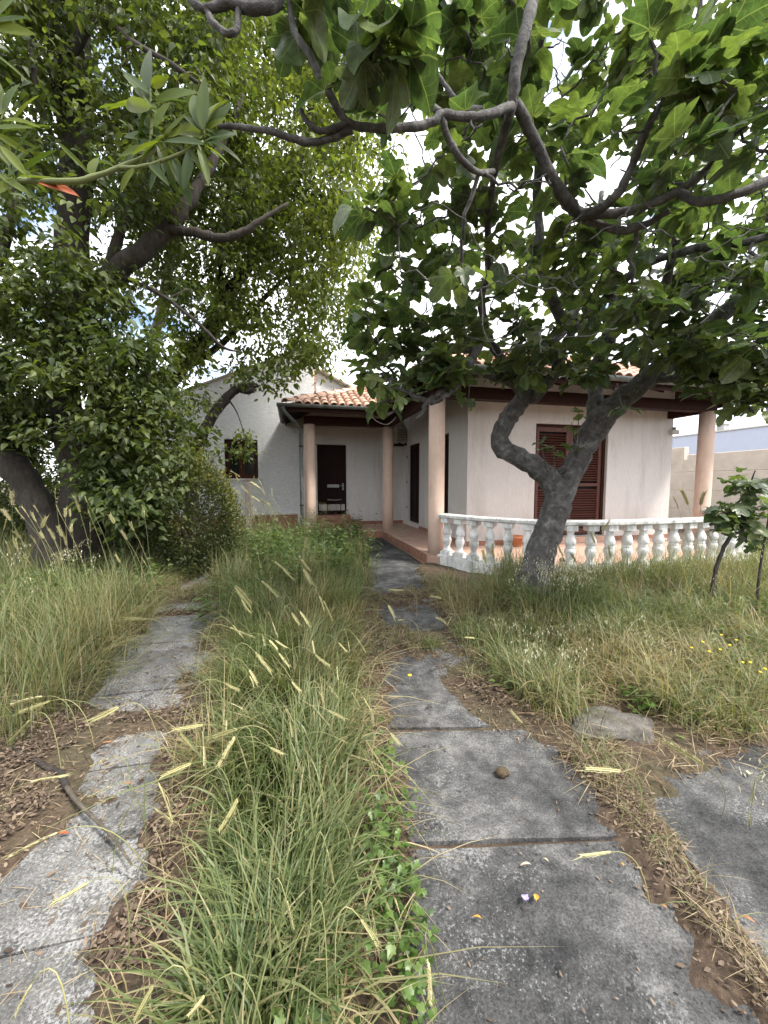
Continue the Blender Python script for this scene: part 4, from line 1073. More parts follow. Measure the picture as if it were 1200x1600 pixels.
for poly, n, d0, d1 in (
    ([(620, -60), (1280, -60), (1280, 330), (900, 330), (760, 200), (640, 180)], 105, 2.3, 3.9),
    ([(980, 60), (1240, 20), (1240, 260), (1000, 230)], 16, 1.75, 2.1),
    ([(560, 0), (840, 0), (840, 460), (620, 470), (540, 250)], 85, 2.3, 4.2),
    ([(820, 300), (1280, 300), (1280, 560), (1000, 560), (860, 470)], 100, 2.8, 4.8),
    ([(960, 400), (1260, 360), (1260, 600), (1090, 610), (980, 560)], 58, 2.7, 3.9),
    ([(700, 380), (960, 380), (960, 560), (720, 545)], 50, 3.4, 5.2),
    ([(565, 440), (740, 440), (735, 590), (600, 640), (560, 590)], 66, 3.0, 4.2),
    ([(1030, 540), (1210, 520), (1215, 625), (1130, 640), (1060, 600)], 24, 3.2, 4.4),
    ([(720, 530), (960, 530), (950, 590), (740, 590)], 26, 3.5, 4.5),
    ([(1000, 550), (1220, 530), (1220, 640), (1080, 620)], 22, 3.2, 4.2),
    ([(430, -60), (640, -60), (640, 90), (520, 110), (440, 40)], 22, 1.5, 2.1),
    ([(900, -300), (1500, -300), (1500, 500), (1250, 500), (1250, -50)], 50, 2.0, 4.5),
):
    fig_tips += tips_in(poly, n, d0, d1)
fig.grow(fig_tips, 0.008, 0.16, 0.05, 6, 6, up=0.12, maxlen=2.2)
fig.grow(tips_in([(620, 60), (1240, 60), (1240, 540), (760, 560), (600, 420)], 260, 1.9, 4.4), 0.004, 0.20, 0.025, 5, 7, up=0.1, maxlen=1.2, keep=False)
# sprouts on the trunk and low twigs seen against the wall
def sprout(x, y, d, x2, y2, d2):
    a, b_ = at(x, y, d), at(x2, y2, d2)
    ts = np.linspace(0, 1, 6)[:, None]
    c = a + (b_ - a) * ts + np.array([0, 0, -0.05]) * np.sin(math.pi * ts)
    fig.twigs.tube(c, list(np.linspace(0.008, 0.004, 6)), 5); fig.tips.append(c)
SPROUT0 = len(fig.tips)
for a in ((870, 760, 4.4, 865, 700, 4.2), (860, 745, 4.4, 845, 690, 4.15), (900, 715, 4.35, 905, 640, 4.1), (905, 700, 4.4, 893, 660, 4.2), (880, 740, 4.4, 895, 690, 4.15), (735, 575, 3.9, 732, 625, 3.7), (800, 600, 4.15, 760, 575, 3.9), (960, 610, 4.2, 945, 575, 3.6), (965, 600, 4.2, 975, 640, 3.3), (925, 580, 4.3, 900, 600, 3.7)): sprout(*a)
fig_root = thing('fig_tree', 'old grey fig tree leaning before the balustrade with big lobed leaves', 'tree', (FB[0], FB[1], 0))
fig.limbs.build('trunk', M['figbark'], fig_root)
tag(fig.twigs.build('branches', M['figbark'], fig_root), kind='stuff')

fP, fD, fN, fS = [], [], [], []
for ti, c in enumerate(fig.tips):
    tip = c[-1]; ax = c[-1] - c[-3]; ax /= np.linalg.norm(ax) + 1e-9
    a0 = RNG.uniform(0, 6.28)
    small = ti >= SPROUT0
    for k in range(RNG.integers(4, 8) if not small else 5):
        az = a0 + k * 2.4 + RNG.normal(0, .3)
        out = np.array([math.cos(az), math.sin(az), 0.0])
        d = out + ax * RNG.uniform(0.1, 0.8) + np.array([0, 0, RNG.uniform(-0.55, 0.45)])
        d /= np.linalg.norm(d)
        s = RNG.uniform(0.085, 0.205) * (0.62 if small else 1.0)
        t = RNG.uniform(0, 0.13)
        fP.append(tip - ax * t + d * s * 0.42); fD.append(d); fS.append(s)
        fN.append(np.array([RNG.normal(0, .38), RNG.normal(0, .38), 1.0]))
fP, fD, fN, fS = np.array(fP), np.array(fD), np.array(fN), np.array(fS)
fN /= np.linalg.norm(fN, axis=1)[:, None]
FR = rot_frames(fD, fN)
pr = np.array([project(p) for p in fP])
size = np.where((pr[:, 2] > 0.3) & (pr[:, 0] > -60) & (pr[:, 0] < 1260) & (pr[:, 1] > -60), fS / np.maximum(pr[:, 2], 0.3), 0)
# keep leaves out of the viewer's face
ok = np.linalg.norm(fP - _C, axis=1) > 1.05
order = np.argsort(-np.where(ok, size, -1))
near = [i for i in order if ok[i]][:300]
near_set = set(near)
fig_me = []
for k in range(8):
    v, f, lc = leaf_template(FIG if k % 4 else FIG_ENTIRE, RNG.uniform(-0.1, 0.5), RNG.uniform(0.0, 0.8), RNG.uniform(0.05, 0.16), True, 0.42, k, RNG.uniform(-.4, .4))
    fig_me.append(mesh_arrays('leaf', v, f, M['figleaf'], {'rnd': np.full(len(v), k / 8), 'lco': lc}, True))
for i in near:
    o = link('leaf', fig_me[RNG.integers(0, 8)], fig_root, fP[i])
    Mx = Matrix([[float(FR[i][r][c]) for c in range(3)] for r in range(3)])
    o.rotation_euler = Mx.to_euler(); o.scale = (fS[i],) * 3
rest = np.array([i for i in range(len(fP)) if i not in near_set and ok[i]])
parts = []
for k in range(6):
    v, f, lc = leaf_template(FIG if k % 4 else FIG_ENTIRE, RNG.uniform(-0.1, 0.45), RNG.uniform(0.0, 0.7), 0.10, False, 0.42, k + 20, RNG.uniform(-.2, .2))
    s_ = rest[k::6]
    parts.append(scatter(v, f, fP[s_], FR[s_], fS[s_], RNG.uniform(0, 1, len(s_)), lc))
v, f, a = join_arrays(parts)
tag(obj_arrays('leaves', v, f, M['figleaf'], fig_root, a, True), kind='stuff')

# ------------------------------------------------------------------ broadleaf trees on the left
def spray(tips, per, size, spread, tv, droop=0.5, frac=0.35, updown=0.35):
    """small leaves along the outer part of every twig"""
    P = []; Dv = []; Sz = []
    for c in tips:
        n = RNG.poisson(per)
        if n == 0: continue
        t = frac + (1 - frac) * RNG.uniform(0, 1, n)
        q = t * (len(c) - 1); i = np.minimum(q.astype(int), len(c) - 2); w = (q - i)[:, None]
        base = c[i] * (1 - w) + c[i + 1] * w
        sp_ = spread * RNG.uniform(.6, 1.3)
        off = RNG.normal(0, 1, (n, 3)) * np.array([sp_, sp_, sp_ * 0.75])
        P.append(base + off)
        d = RNG.normal(0, 1, (n, 3)) + off / spread * 0.7; d[:, 2] = RNG.normal(-droop, updown, n)
        Dv.append(d); Sz.append(np.full(n, RNG.uniform(.65, 1.35)))
    P = np.vstack(P); Dv = np.vstack(Dv)
    N = RNG.normal(0, 0.5, (len(P), 3)); N[:, 2] += 1
    S = RNG.uniform(size * 0.65, size * 1.3, len(P)) * np.concatenate(Sz)
    return P, rot_frames(Dv, N), S
def crown(name, tree, root, per, size, spread, out, mat, **kw):
    P, Fm, S = spray(tree.tips, per, size, spread, None, **kw)
    keep = np.linalg.norm(P - _C, axis=1) > 1.6
    P, Fm, S = P[keep], Fm[keep], S[keep]
    tone = 0.5 + 0.22 * fbm(P[:, 0] * 1.3 + P[:, 2], P[:, 1] * 1.3 + P[:, 2] * 1.7, 3) + RNG.normal(0, 0.2, len(P))
    parts = []
    for k in range(3):
        v, f, lc = leaf_template(out, RNG.uniform(0.1, 0.4), RNG.uniform(0.1, 0.5), 0.0, False, 0, k)
        s_ = slice(k, None, 3)
        parts.append(scatter(v, f, P[s_], Fm[s_], S[s_], np.clip(tone[s_], 0, 1)))
    v, f, a = join_arrays(parts)
    return tag(obj_arrays(name, v, f, mat, root, a), kind='stuff')

ta = Tree(); PA = lambda pts, **k: px_limb(ta, pts, **k)
DA = 6.2
PA([(118, 905, DA, .46), (124, 860, DA, .36), (128, 800, DA, .30), (126, 735, DA, .27), (114, 675, DA, .25), (98, 615, DA, .24), (96, 545, DA, .24), (103, 485, DA, .24), (108, 425, DA, .235), (116, 320, DA, .22), (121, 190, DA, .20), (121, 50, DA, .18), (118, -120, DA, .15), (130, -300, DA, .10)], n=16, knob=.05)
PA([(98, 890, DA - .3, .30), (72, 820, DA - .3, .24), (45, 765, DA - .3, .20), (15, 715, DA - .3, .19), (-30, 650, DA - .3, .17), (-75, 560, DA - .4, .15), (-110, 420, DA - 1, .2), (-130, 200, DA - 1, .14)], n=14, knob=.06)
PA([(100, 530, DA, .17), (128, 492, DA - .1, .17), (165, 440, DA - .2, .16), (215, 397, DA - .3, .14), (258, 362, DA - .3, .125), (283, 330, DA - .3, .10), (310, 290, DA - .2, .08), (345, 230, DA, .06), (380, 150, DA + .2, .04)], n=12)
PA([(262, 360, DA - .3, .08), (300, 362, DA - .4, .065), (345, 372, DA - .5, .058), (385, 360, DA - .5, .05), (405, 345, DA - .5, .035), (450, 318, DA - .4, .02)], n=9)
PA([(160, 445, DA - .2, .08), (195, 345, DA - .1, .07), (222, 308, DA, .065), (250, 230, DA + .1, .05), (270, 120, DA + .3, .04), (300, 0, DA + .4, .03)], n=9)
PA([(90, 140, DA - .4, .09), (85, 60, DA - .5, .085), (80, -30, DA - .6, .08), (76, -150, DA - .6, .06)], n=9)
PA([(110, 250, DA, .1), (98, 190, DA - .2, .095), (90, 140, DA - .4, .09)], n=9)
PA([(92, 110, DA - .45, .06), (118, 78, DA - .5, .055), (140, 42, DA - .5, .052), (160, 5, DA - .5, .05), (190, -60, DA - .4, .04)], n=8)
PA([(60, 160, DA - .9, .035), (52, 90, DA - .9, .04), (42, 20, DA - .9, .045), (40, -60, DA - .8, .045)], n=8)
PA([(-60, 520, DA - 1, .1), (-10, 420, DA - .8, .08), (20, 330, DA - .5, .06), (40, 230, DA - .4, .045)], n=8)
PA([(196, 435, DA - .3, .035), (250, 460, DA - .3, .032), (310, 505, DA - .2, .028), (348, 542, DA - .1, .022), (378, 550, DA, .012)], n=7)
PA([(150, 0, DA - .8, .04), (200, 60, DA - 1.2, .035), (260, 95, DA - 1.4, .03), (310, 130, DA - 1.4, .02)], n=7)
PA([(128, 800, DA, .12), (150, 720, DA - .2, .08), (190, 660, DA - .4, .05), (240, 620, DA - .4, .03)], n=8)
ta_tips = []
for poly, n, d0, d1 in (
    ([(-150, -150), (430, -150), (330, 200), (250, 330), (-150, 380)], 800, 4.9, 8.8),
    ([(-60, 380), (160, 380), (230, 470), (260, 560), (60, 600), (-60, 560)], 125, 4.9, 7.0),
    ([(60, 520), (190, 480), (270, 580), (300, 680), (270, 820), (200, 850), (165, 760), (150, 640)], 165, 5.3, 6.8),
    ([(-80, 560), (60, 560), (80, 640), (40, 720), (-80, 640)], 120, 5.4, 7.4),
    ([(-90, 420), (120, 420), (150, 560), (110, 660), (60, 690), (-90, 660)], 55, 4.9, 5.7),
    ([(130, 560), (180, 540), (200, 800), (150, 800)], 50, 5.2, 5.9),
    ([(200, 200), (420, 200), (400, 420), (260, 470), (200, 420)], 170, 6.2, 8.6),
    ([(-700, -200), (-150, -200), (-150, 700), (-700, 600)], 90, 4.5, 8.0),
):
    ta_tips += tips_in(poly, n, d0, d1, 11)
ta.grow(ta_tips, 0.004, 0.15, 0.05, 4, 5, up=-0.05)
TAB = at(118, 905, DA)
tree_a = thing('broadleaf_tree', 'large dark-trunked broadleaf tree with two stems and drooping leaves to the ground', 'tree', (TAB[0], TAB[1], 0))
ta.limbs.build('trunk', M['bark'], tree_a)
tag(ta.twigs.build('branches', M['twig'], tree_a), kind='stuff')
crown('crown', ta, tree_a, 48, 0.105, 0.17, OVATE, M['treeleaf'])

tc = Tree(); PC = lambda pts, **k: px_limb(tc, pts, **k)
DC = 8.6
PC([(205, 850, DC, .24), (215, 740, DC, .20), (235, 650, DC, .19), (270, 587, DC, .185), (305, 545, DC, .175), (333, 512, DC, .165), (355, 462, DC, .15), (384, 420, DC, .13), (425, 350, DC, .10), (465, 260, DC, .08), (490, 150, DC, .06), (500, 20, DC, .04)], n=12)
PC([(285, 572, DC, .09), (325, 553, DC - .2, .075), (365, 520, DC - .3, .065), (410, 470, DC - .3, .05), (450, 432, DC - .3, .035), (500, 400, DC - .2, .02)], n=9)
PC([(372, 440, DC, .06), (400, 400, DC + .3, .05), (440, 390, DC + .5, .04), (500, 370, DC + .6, .025), (560, 360, DC + .6, .015)], n=8)
PC([(345, 480, DC, .06), (345, 420, DC - .2, .05), (350, 340, DC - .3, .04), (370, 240, DC - .4, .03), (400, 120, DC - .4, .02)], n=8)
tc_tips = []
for poly, n, d0, d1 in (
    ([(330, -120), (640, -120), (600, 180), (560, 340), (380, 330), (330, 150)], 300, 6.2, 10.5),
    ([(330, 320), (570, 320), (600, 420), (560, 540), (470, 560), (400, 520), (330, 500)], 230, 7.2, 10.0),
    ([(280, -60), (600, -60), (640, 330), (600, 430), (420, 400), (280, 250)], 300, 7.5, 12.0),
    ([(250, 470), (340, 470), (330, 560), (270, 590)], 30, 7.6, 9.2),
    ([(380, 540), (500, 520), (520, 580), (470, 575), (410, 600), (340, 590)], 26, 7.4, 9.2),
):
    tc_tips += tips_in(poly, n, d0, d1, 14)
tc.grow(tc_tips, 0.004, 0.15, 0.05, 4, 5)
TCB = at(205, 850, DC)
tree_c = thing('leaning_tree', 'tree with leaning pinkish brown trunk and leaves coloured a backlit light green before the old house', 'tree', (TCB[0], TCB[1], 0))
tc.limbs.build('trunk', M['bark'], tree_c)
tag(tc.twigs.build('branches', M['twig'], tree_c), kind='stuff')
crown('crown', tc, tree_c, 52, 0.115, 0.20, OVATE, M['backlitleaf'])

tb = Tree(); PB = lambda pts, **k: px_limb(tb, pts, **k)
PB([(225, 850, 9.4, .14), (228, 640, 9.4, .125), (237, 555, 9.4, .12), (252, 485, 9.4, .115), (264, 420, 9.4, .11), (285, 320, 9.4, .09), (300, 200, 9.4, .07), (310, 60, 9.4, .05)], n=10)
PB([(262, 430, 9.4, .05), (290, 400, 9.5, .04), (330, 370, 9.6, .03), (380, 350, 9.7, .02)], n=7)
tb.grow(tips_in([(200, 60), (420, 60), (420, 420), (320, 480), (190, 430)], 120, 8.6, 11.0, 12), 0.004, 0.15, 0.05, 4, 5)
TBB = at(225, 850, 9.4)
tree_b = thing('slender_tree', 'slender tree with pale grey trunk standing behind the shrub', 'tree', (TBB[0], TBB[1], 0))
tb.limbs.build('trunk', M['palebark'], tree_b)
tag(tb.twigs.build('branches', M['twig'], tree_b), kind='stuff')
crown('crown', tb, tree_b, 50, 0.12, 0.22, OVATE, M['backlitleaf'])

td = Tree(); PD = lambda pts, **k: px_limb(td, pts, **k)
PD([(300, 858, 7.8, .14), (302, 780, 7.8, .12), (306, 720, 7.8, .11), (316, 680, 7.8, .105), (333, 650, 7.8, .10), (352, 625, 7.8, .095), (372, 606, 7.8, .09), (388, 605, 7.8, .07), (402, 602, 7.8, .04)], n=10, knob=.07)
PD([(372, 606, 7.8, .07), (385, 612, 7.75, .06), (396, 609, 7.7, .05)], n=8)
PD([(357, 624, 7.8, .02), (368, 640, 7.7, .014), (376, 660, 7.7, .01), (384, 690, 7.7, .006)], n=5)
for poly, n in (([(360, 585), (460, 560), (450, 610), (390, 610)], 16), ([(330, 700), (385, 690), (380, 640), (395, 715), (340, 720)], 10), ([(270, 600), (330, 590), (325, 690), (280, 700)], 22)):
    td.grow(tips_in(poly, n, 7.5, 8.1), 0.004, 0.15, 0.05, 4, 5)
TDB = at(300, 858, 7.8)
tree_d = thing('pruned_tree', 'black sawn-off tree stem bending over the shrub beside the brown window', 'tree', (TDB[0], TDB[1], 0))
td.limbs.build('trunk', M['deadbark'], tree_d)
tag(td.twigs.build('branches', M['twig'], tree_d), kind='stuff')
crown('crown', td, tree_d, 22, 0.10, 0.12, OVATE, M['backlitleaf'])

# clipped-looking shrub and bushes behind the trunks
def bush(name, label, c, rx, ry, rz, n, size, out, mat, stems=14, tone_top=True):
    c = np.array(c, float)
    root = thing(name, label, 'shrub', (c[0], c[1], 0))
    mb = MB()
    for k in range(stems):
        a = RNG.uniform(0, 6.28); q = RNG.uniform(0.3, 0.85)
        e = c + np.array([math.cos(a) * rx * q, math.sin(a) * ry * q, RNG.uniform(-0.1, 0.7) * rz])
        b0 = np.array([c[0] + RNG.normal(0, .06), c[1] + RNG.normal(0, .06), 0.0])
        mb.tube([b0, (b0 + e) / 2 + np.array([0, 0, .15]) + RNG.normal(0, .05, 3), e], [.025, .015, .006], 5)
    tag(mb.build('stems', M['twig'], root), kind='stuff')
    u = RNG.normal(0, 1, (n, 3)); u /= np.linalg.norm(u, axis=1)[:, None]
    lump = 1 + 0.16 * fbm(u[:, 0] * 3 + u[:, 2], u[:, 1] * 3 + u[:, 2] * 2, 4)
    r = (RNG.uniform(0.35, 1, n) ** 0.45) * lump
    P = c + u * r[:, None] * np.array([rx, ry, rz])
    kk = P[:, 2] > 0.03
    P, u, r = P[kk], u[kk], r[kk]
    d = u + RNG.normal(0, .6, u.shape) + np.array([0, 0, .35])
    N = RNG.normal(0, .6, u.shape) + u * 0.5 + np.array([0, 0, .6])
    Fm = rot_frames(d, N); S = RNG.uniform(size * .7, size * 1.3, len(P))
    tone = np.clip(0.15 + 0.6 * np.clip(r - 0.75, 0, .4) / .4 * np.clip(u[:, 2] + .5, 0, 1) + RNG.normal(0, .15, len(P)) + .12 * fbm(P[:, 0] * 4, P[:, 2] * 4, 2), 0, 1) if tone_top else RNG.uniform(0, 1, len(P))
    v, f, lc = leaf_template(out, .3, .2, 0, False, 0, 1)
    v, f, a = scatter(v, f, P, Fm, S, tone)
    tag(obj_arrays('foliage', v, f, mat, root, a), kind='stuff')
sc = at(302, 772, 6.3)
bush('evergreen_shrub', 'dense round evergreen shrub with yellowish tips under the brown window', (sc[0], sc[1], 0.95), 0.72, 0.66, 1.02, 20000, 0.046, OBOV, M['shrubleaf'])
sc = at(180, 800, 6.8)
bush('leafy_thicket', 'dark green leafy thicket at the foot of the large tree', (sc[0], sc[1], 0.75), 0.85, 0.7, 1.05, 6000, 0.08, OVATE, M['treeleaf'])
for (x, d, rr, h, lab) in ((-30, 9.5, 1.7, 2.7, 'shady green bush behind the left tree stem at the picture edge'), (70, 10.5, 1.7, 3.1, 'shady green bush seen between the two stems of the large tree'), (190, 11.0, 1.5, 2.7, 'dim green bush behind the thicket, in front of the old house'), (-260, 8.5, 2.0, 1.8, 'broad green bush at the far side of the grassy field')):
    sc = at(x, 760, d)
    bush('background_bush', lab, (sc[0], sc[1], h * .5), rr, 1.1, h * .62, 6500, 0.10, OVATE, M['treeleaf'], 8, False)

# ------------------------------------------------------------------ laurel reaching in from the left
la = Tree()
LB = at(-420, 900, 1.9)
la.limb([(LB[0], LB[1], -0.03, .05), (LB[0] + .02, LB[1], .8, .042), (LB[0] + .03, LB[1] + .03, 1.6, .034), (LB[0] + .10, LB[1] + .04, 2.3, .026), (LB[0] + .16, LB[1] + .05, 3.0, .018)], 9)
l1 = la.limb([(LB[0] + .03, LB[1] + .03, 1.7, .014), (*at(-160, 290, 1.45), .011), (*at(-40, 275, 1.25), .009), (*at(20, 281, 1.2), .0085), (*at(110, 284, 1.15), .008), (*at(150, 275, 1.15), .0075), (*at(185, 262, 1.15), .007), (*at(235, 240, 1.15), .006), (*at(250, 215, 1.15), .005), (*at(300, 215, 1.15), .004)], 7, 4, .06)
l2 = la.limb([(*at(185, 262, 1.15), .006), (*at(225, 260, 1.13), .0055), (*at(270, 245, 1.12), .005), (*at(318, 222, 1.1), .004)], 6, 4, .06)
l3 = la.limb([(LB[0] + .10, LB[1] + .04, 2.3, .012), (*at(-120, 120, 1.4), .01), (*at(-60, 60, 1.3), .008), (*at(-20, 40, 1.25), .006)], 6, 4, .06)
l4 = la.limb([(*at(-160, 290, 1.45), .009), (*at(-60, 250, 1.3), .007), (*at(-10, 215, 1.25), .005), (*at(6, 180, 1.22), .004)], 6, 4, .06)
l5 = la.limb([(*at(235, 240, 1.15), .005), (*at(237, 190, 1.13), .004), (*at(236, 140, 1.12), .003)], 6, 4, .05)
lau = thing('laurel_branch', 'laurel with long narrow glossy leaves reaching in before the tree', 'shrub', (LB[0], LB[1], 0))
la.limbs.build('stem', M['stalk'], lau)
laurel_me = []
for k in range(5):
    v, f, lc = leaf_template(LANCE, RNG.uniform(.2, .5), RNG.uniform(0, .35), .04, True, .08, k)
    laurel_me.append(mesh_arrays('leaf', v, f, M['laurelleaf'], {'rnd': np.full(len(v), k / 5), 'lco': lc}, True))
def laurel_leaf(x, y, x2, y2, d, dd=0.0, wide=1.0):
    a, b_ = at(x, y, d), at(x2, y2, d + dd)
    dv = b_ - a; L = np.linalg.norm(dv)
    nrm = np.array([RNG.normal(0, .4), -0.5 + RNG.normal(0, .4), .8])
    nrm = -_F + RNG.normal(0, .38, 3) + np.array([0, 0, .3])
    fm = rot_frames(dv[None], nrm[None])[0]
    o = link('leaf', laurel_me[RNG.integers(0, 5)], lau, a)
    o.rotation_euler = Matrix([[float(fm[r][c]) for c in range(3)] for r in range(3)]).to_euler()
    o.scale = (L * wide * .8, L * .95, L * .8)
for q in ((236, 140, 220, 55, 1.12, .03, 1.3), (236, 140, 252, 92, 1.12, 0, 1.5), (236, 135, 260, 118, 1.12, -.03, 1.7), (236, 150, 185, 100, 1.12, 0), (237, 170, 205, 140, 1.12, 0), (237, 180, 195, 138, 1.12, .02), (237, 200, 268, 175, 1.12, 0),
          (318, 205, 318, 112, 1.1, 0, 1.1), (318, 205, 290, 120, 1.1, .02), (320, 205, 340, 120, 1.1, .03), (320, 210, 350, 130, 1.12, .02), (322, 210, 365, 150, 1.12, 0), (318, 222, 352, 205, 1.1, 0), (316, 225, 365, 250, 1.1, 0), (310, 226, 330, 290, 1.1, 0), (300, 230, 285, 300, 1.1, 0), (290, 236, 320, 262, 1.1, 0),
          (248, 215, 200, 195, 1.14, 0), (245, 220, 180, 200, 1.14, .03), (240, 230, 175, 235, 1.14, -.03), (245, 225, 205, 175, 1.14, 0), (255, 218, 300, 165, 1.14, 0), (262, 216, 310, 185, 1.14, 0), (270, 246, 300, 320, 1.12, 0), (260, 250, 275, 310, 1.12, .02), (250, 252, 230, 300, 1.12, 0), (232, 258, 262, 275, 1.12, -.04), (210, 262, 180, 300, 1.13, 0),
          (20, 281, 65, 258, 1.2, 0), (15, 281, 62, 310, 1.2, 0), (60, 283, 22, 258, 1.18, 0), (145, 276, 144, 230, 1.15, 0, 1.9), (6, 180, 22, 110, 1.22, 0, 1.1), (6, 180, -20, 100, 1.22, .02), (2, 190, 60, 180, 1.22, 0), (0, 215, 60, 222, 1.25, 0), (-5, 212, 85, 185, 1.25, 0), (-10, 215, 20, 260, 1.24, 0, 1.5), (-20, 40, 48, 22, 1.25, 0), (-20, 42, 56, 45, 1.25, 0), (-40, 50, 30, 5, 1.28, 0), (-20, 40, 20, -20, 1.25, 0), (-15, 80, 52, 130, 1.25, .03, .5), (90, 222, 145, 275, 1.16, .02, .5), (180, 262, 120, 230, 1.16, .03, .5)):
    laurel_leaf(*q)
for k in range(46):      # more leaves round the two leafy heads and along the twig
    cx, cy_ = ((318, 215), (245, 215), (238, 165), (20, 280), (0, 200))[k % 5]
    a_ = RNG.uniform(0, 6.28) if k % 5 != 0 else RNG.uniform(-3.4, .6)
    L_ = RNG.uniform(55, 95)
    x_, y_ = cx + RNG.normal(0, 10), cy_ + RNG.normal(0, 8)
    laurel_leaf(x_, y_, x_ + L_ * math.cos(a_), y_ + L_ * math.sin(a_), RNG.uniform(1.08, 1.25), RNG.uniform(-.04, .06))
rl_ = at(60, 286, 1.17); rv, rf, rc = leaf_template(LANCE, .4, .2, .05, True, 0, 3)
dv = at(118, 294, 1.16) - rl_
fm = rot_frames(dv[None], np.array([[0, -1., .4]]))[0]
o = link('leaf', mesh_arrays('leaf', rv, rf, M['redleaf'], None, True), lau, rl_); o.scale = (np.linalg.norm(dv),) * 3
o['label'] = 'withered rusty red leaf'
o.rotation_euler = Matrix([[float(fm[r][c]) for c in range(3)] for r in range(3)]).to_euler()

# ------------------------------------------------------------------ young fig shoot at the far right, stake by the window
sp = Tree(); DS = 4.2
px_limb(sp, [(1105, 985, DS, .022), (1112, 920, DS, .02), (1125, 870, DS, .019), (1142, 838, DS, .018), (1160, 828, DS, .016), (1164, 800, DS, .013), (1170, 765, DS, .010), (1180, 735, DS, .006)], n=8)
px_limb(sp, [(1150, 832, DS, .012), (1142, 815, DS, .010), (1130, 800, DS, .008), (1118, 798, DS, .005)], n=6)
px_limb(sp, [(1180, 985, DS - .1, .014), (1186, 900, DS - .1, .012), (1196, 840, DS - .1, .010), (1204, 790, DS - .1, .007)], n=6)
px_limb(sp, [(1142, 838, DS, .012), (1141, 820, DS + .1, .01), (1150, 795, DS + .2, .006)], n=6)
SB = at(1105, 985, DS)
sap = thing('fig_sapling', 'young fig shoot with a crooked dark stem beside the balustrade end', 'sapling', (SB[0], SB[1], 0))
sp.limbs.build('stem', M['deadbark'], sap)
for (x, y) in [(1121, 796), (1128, 790), (1116, 803), (1150, 790), (1140, 805), (1160, 800), (1170, 775), (1178, 762), (1165, 757), (1160, 745), (1183, 752), (1186, 768), (1188, 780), (1158, 770), (1150, 760), (1172, 800), (1180, 815), (1160, 820), (1148, 822), (1136, 818), (1130, 812), (1192, 805), (1200, 790), (1185, 828), (1196, 838), (1175, 840), (1182, 850), (1128, 828), (1150, 808), (1170, 790)]:
  for rep_ in range(4):
    b_ = at(x + RNG.normal(0, 4 * rep_), y + RNG.normal(0, 4 * rep_), DS + RNG.uniform(-.12, .12)); d = RNG.normal(0, 1, 3); d[2] = RNG.uniform(-.5, .4)
    fm = rot_frames(d[None], np.array([[RNG.normal(0, .4), -.4, 1.]]))[0]
    o = link('leaf', fig_me[RNG.integers(0, 8)], sap, b_)
    o.rotation_euler = Matrix([[float(fm[r][c]) for c in range(3)] for r in range(3)]).to_euler(); o.scale = (RNG.uniform(.10, .17),) * 3
st = at(388, 775, 7.9)
stk = MB().box(st[0] - .06, st[0] + .06, st[1] - .015, st[1] + .015, -0.02, 1.52).build('wooden_stake', M['greywood'], None, (st[0], st[1], 0), .006)
tag(stk, 'weathered grey board standing upright in the weeds below the brown window', 'stake')

# ------------------------------------------------------------------ grass
def blades(P, h, w, az, lean, sag, dry, rnd, seg=4):
    n = len(P); T = np.linspace(0, 1, seg + 1)
    dirv = np.stack([np.cos(az), np.sin(az)], 1)
    side = np.stack([-np.sin(az), np.cos(az)], 1)
    tw = RNG.normal(0, .5, n)
    V = np.zeros((n, 2 * seg + 1, 3), np.float32)
    for i, t in enumerate(T):
        hor = (lean * h * t ** 1.7)[:, None] * dirv
        z = h * (t - sag * t ** 2.4)
        c = np.concatenate([P[:, :2] + hor, (P[:, 2] + z)[:, None]], 1)
        c[:, 2] = np.maximum(c[:, 2], 0.012 + 0.01 * rnd)
        if i == seg: V[:, 2 * seg] = c
        else:
            wid = w * (1 - t) ** 0.55 * (0.6 + 0.4 * min(1, t * 6))
            sx = side * (wid * np.cos(tw * t))[:, None] * 0.5
            sz = wid * np.sin(tw * t) * 0.5
            V[:, 2 * i, :2] = c[:, :2] - sx; V[:, 2 * i, 2] = c[:, 2] - sz
            V[:, 2 * i + 1, :2] = c[:, :2] + sx; V[:, 2 * i + 1, 2] = c[:, 2] + sz
    F = []
    for i in range(seg - 1):
        a = 2 * i; F += [(a, a + 1, a + 3), (a, a + 3, a + 2)]
    F.append((2 * seg - 2, 2 * seg - 1, 2 * seg))
    F = np.array(F, np.int32)
    k = 2 * seg + 1
    return V.reshape(-1, 3), (F[None] + (np.arange(n) * k)[:, None, None]).reshape(-1, 3), {'rnd': np.repeat(rnd, k), 'dry': np.repeat(dry, k)}
def sample(n, x0, x1, y0, y1, test):
    out = []
    tot = 0
    while tot < n:
        x = RNG.uniform(x0, x1, n); y = RNG.uniform(y0, y1, n)
        k = test(x, y)
        out.append(np.stack([x[k], y[k]], 1)); tot += int(k.sum())
    return np.vstack(out)[:n]
def clump(P, k, r):
    """gather points into tufts"""
    c = P[RNG.integers(0, len(P), len(P) // k + 1)]
    q = c[RNG.integers(0, len(c), len(P))] + RNG.normal(0, r, P.shape)
    return q
def in_strip(x, y, m=0.0):
    return (x > left_track(y)[1] + m) & (x < right_track(y)[0] - m) & (y < 9.6)
def trunk_free(x, y): return np.hypot(x - FB[0], y - FB[1]) > 0.3
def in_right(x, y):
    xs_ = np.array([p[0] for p in RAIL]); ys_ = np.array([p[1] for p in RAIL])
    rail_y = np.where(x < 2.66, 6.5, np.where(x > 8.3, 9.0, np.interp(x, xs_, ys_) - 0.2))
    near_ = np.where(x < 1.75, 1.95, 1.52)
    return (x > right_track(y)[1] + 0.03) & (y > near_) & (y < rail_y) & trunk_free(x, y) & ~((np.abs(x - 1.97) < .24) & (y > 1.55) & (y < 2.1))
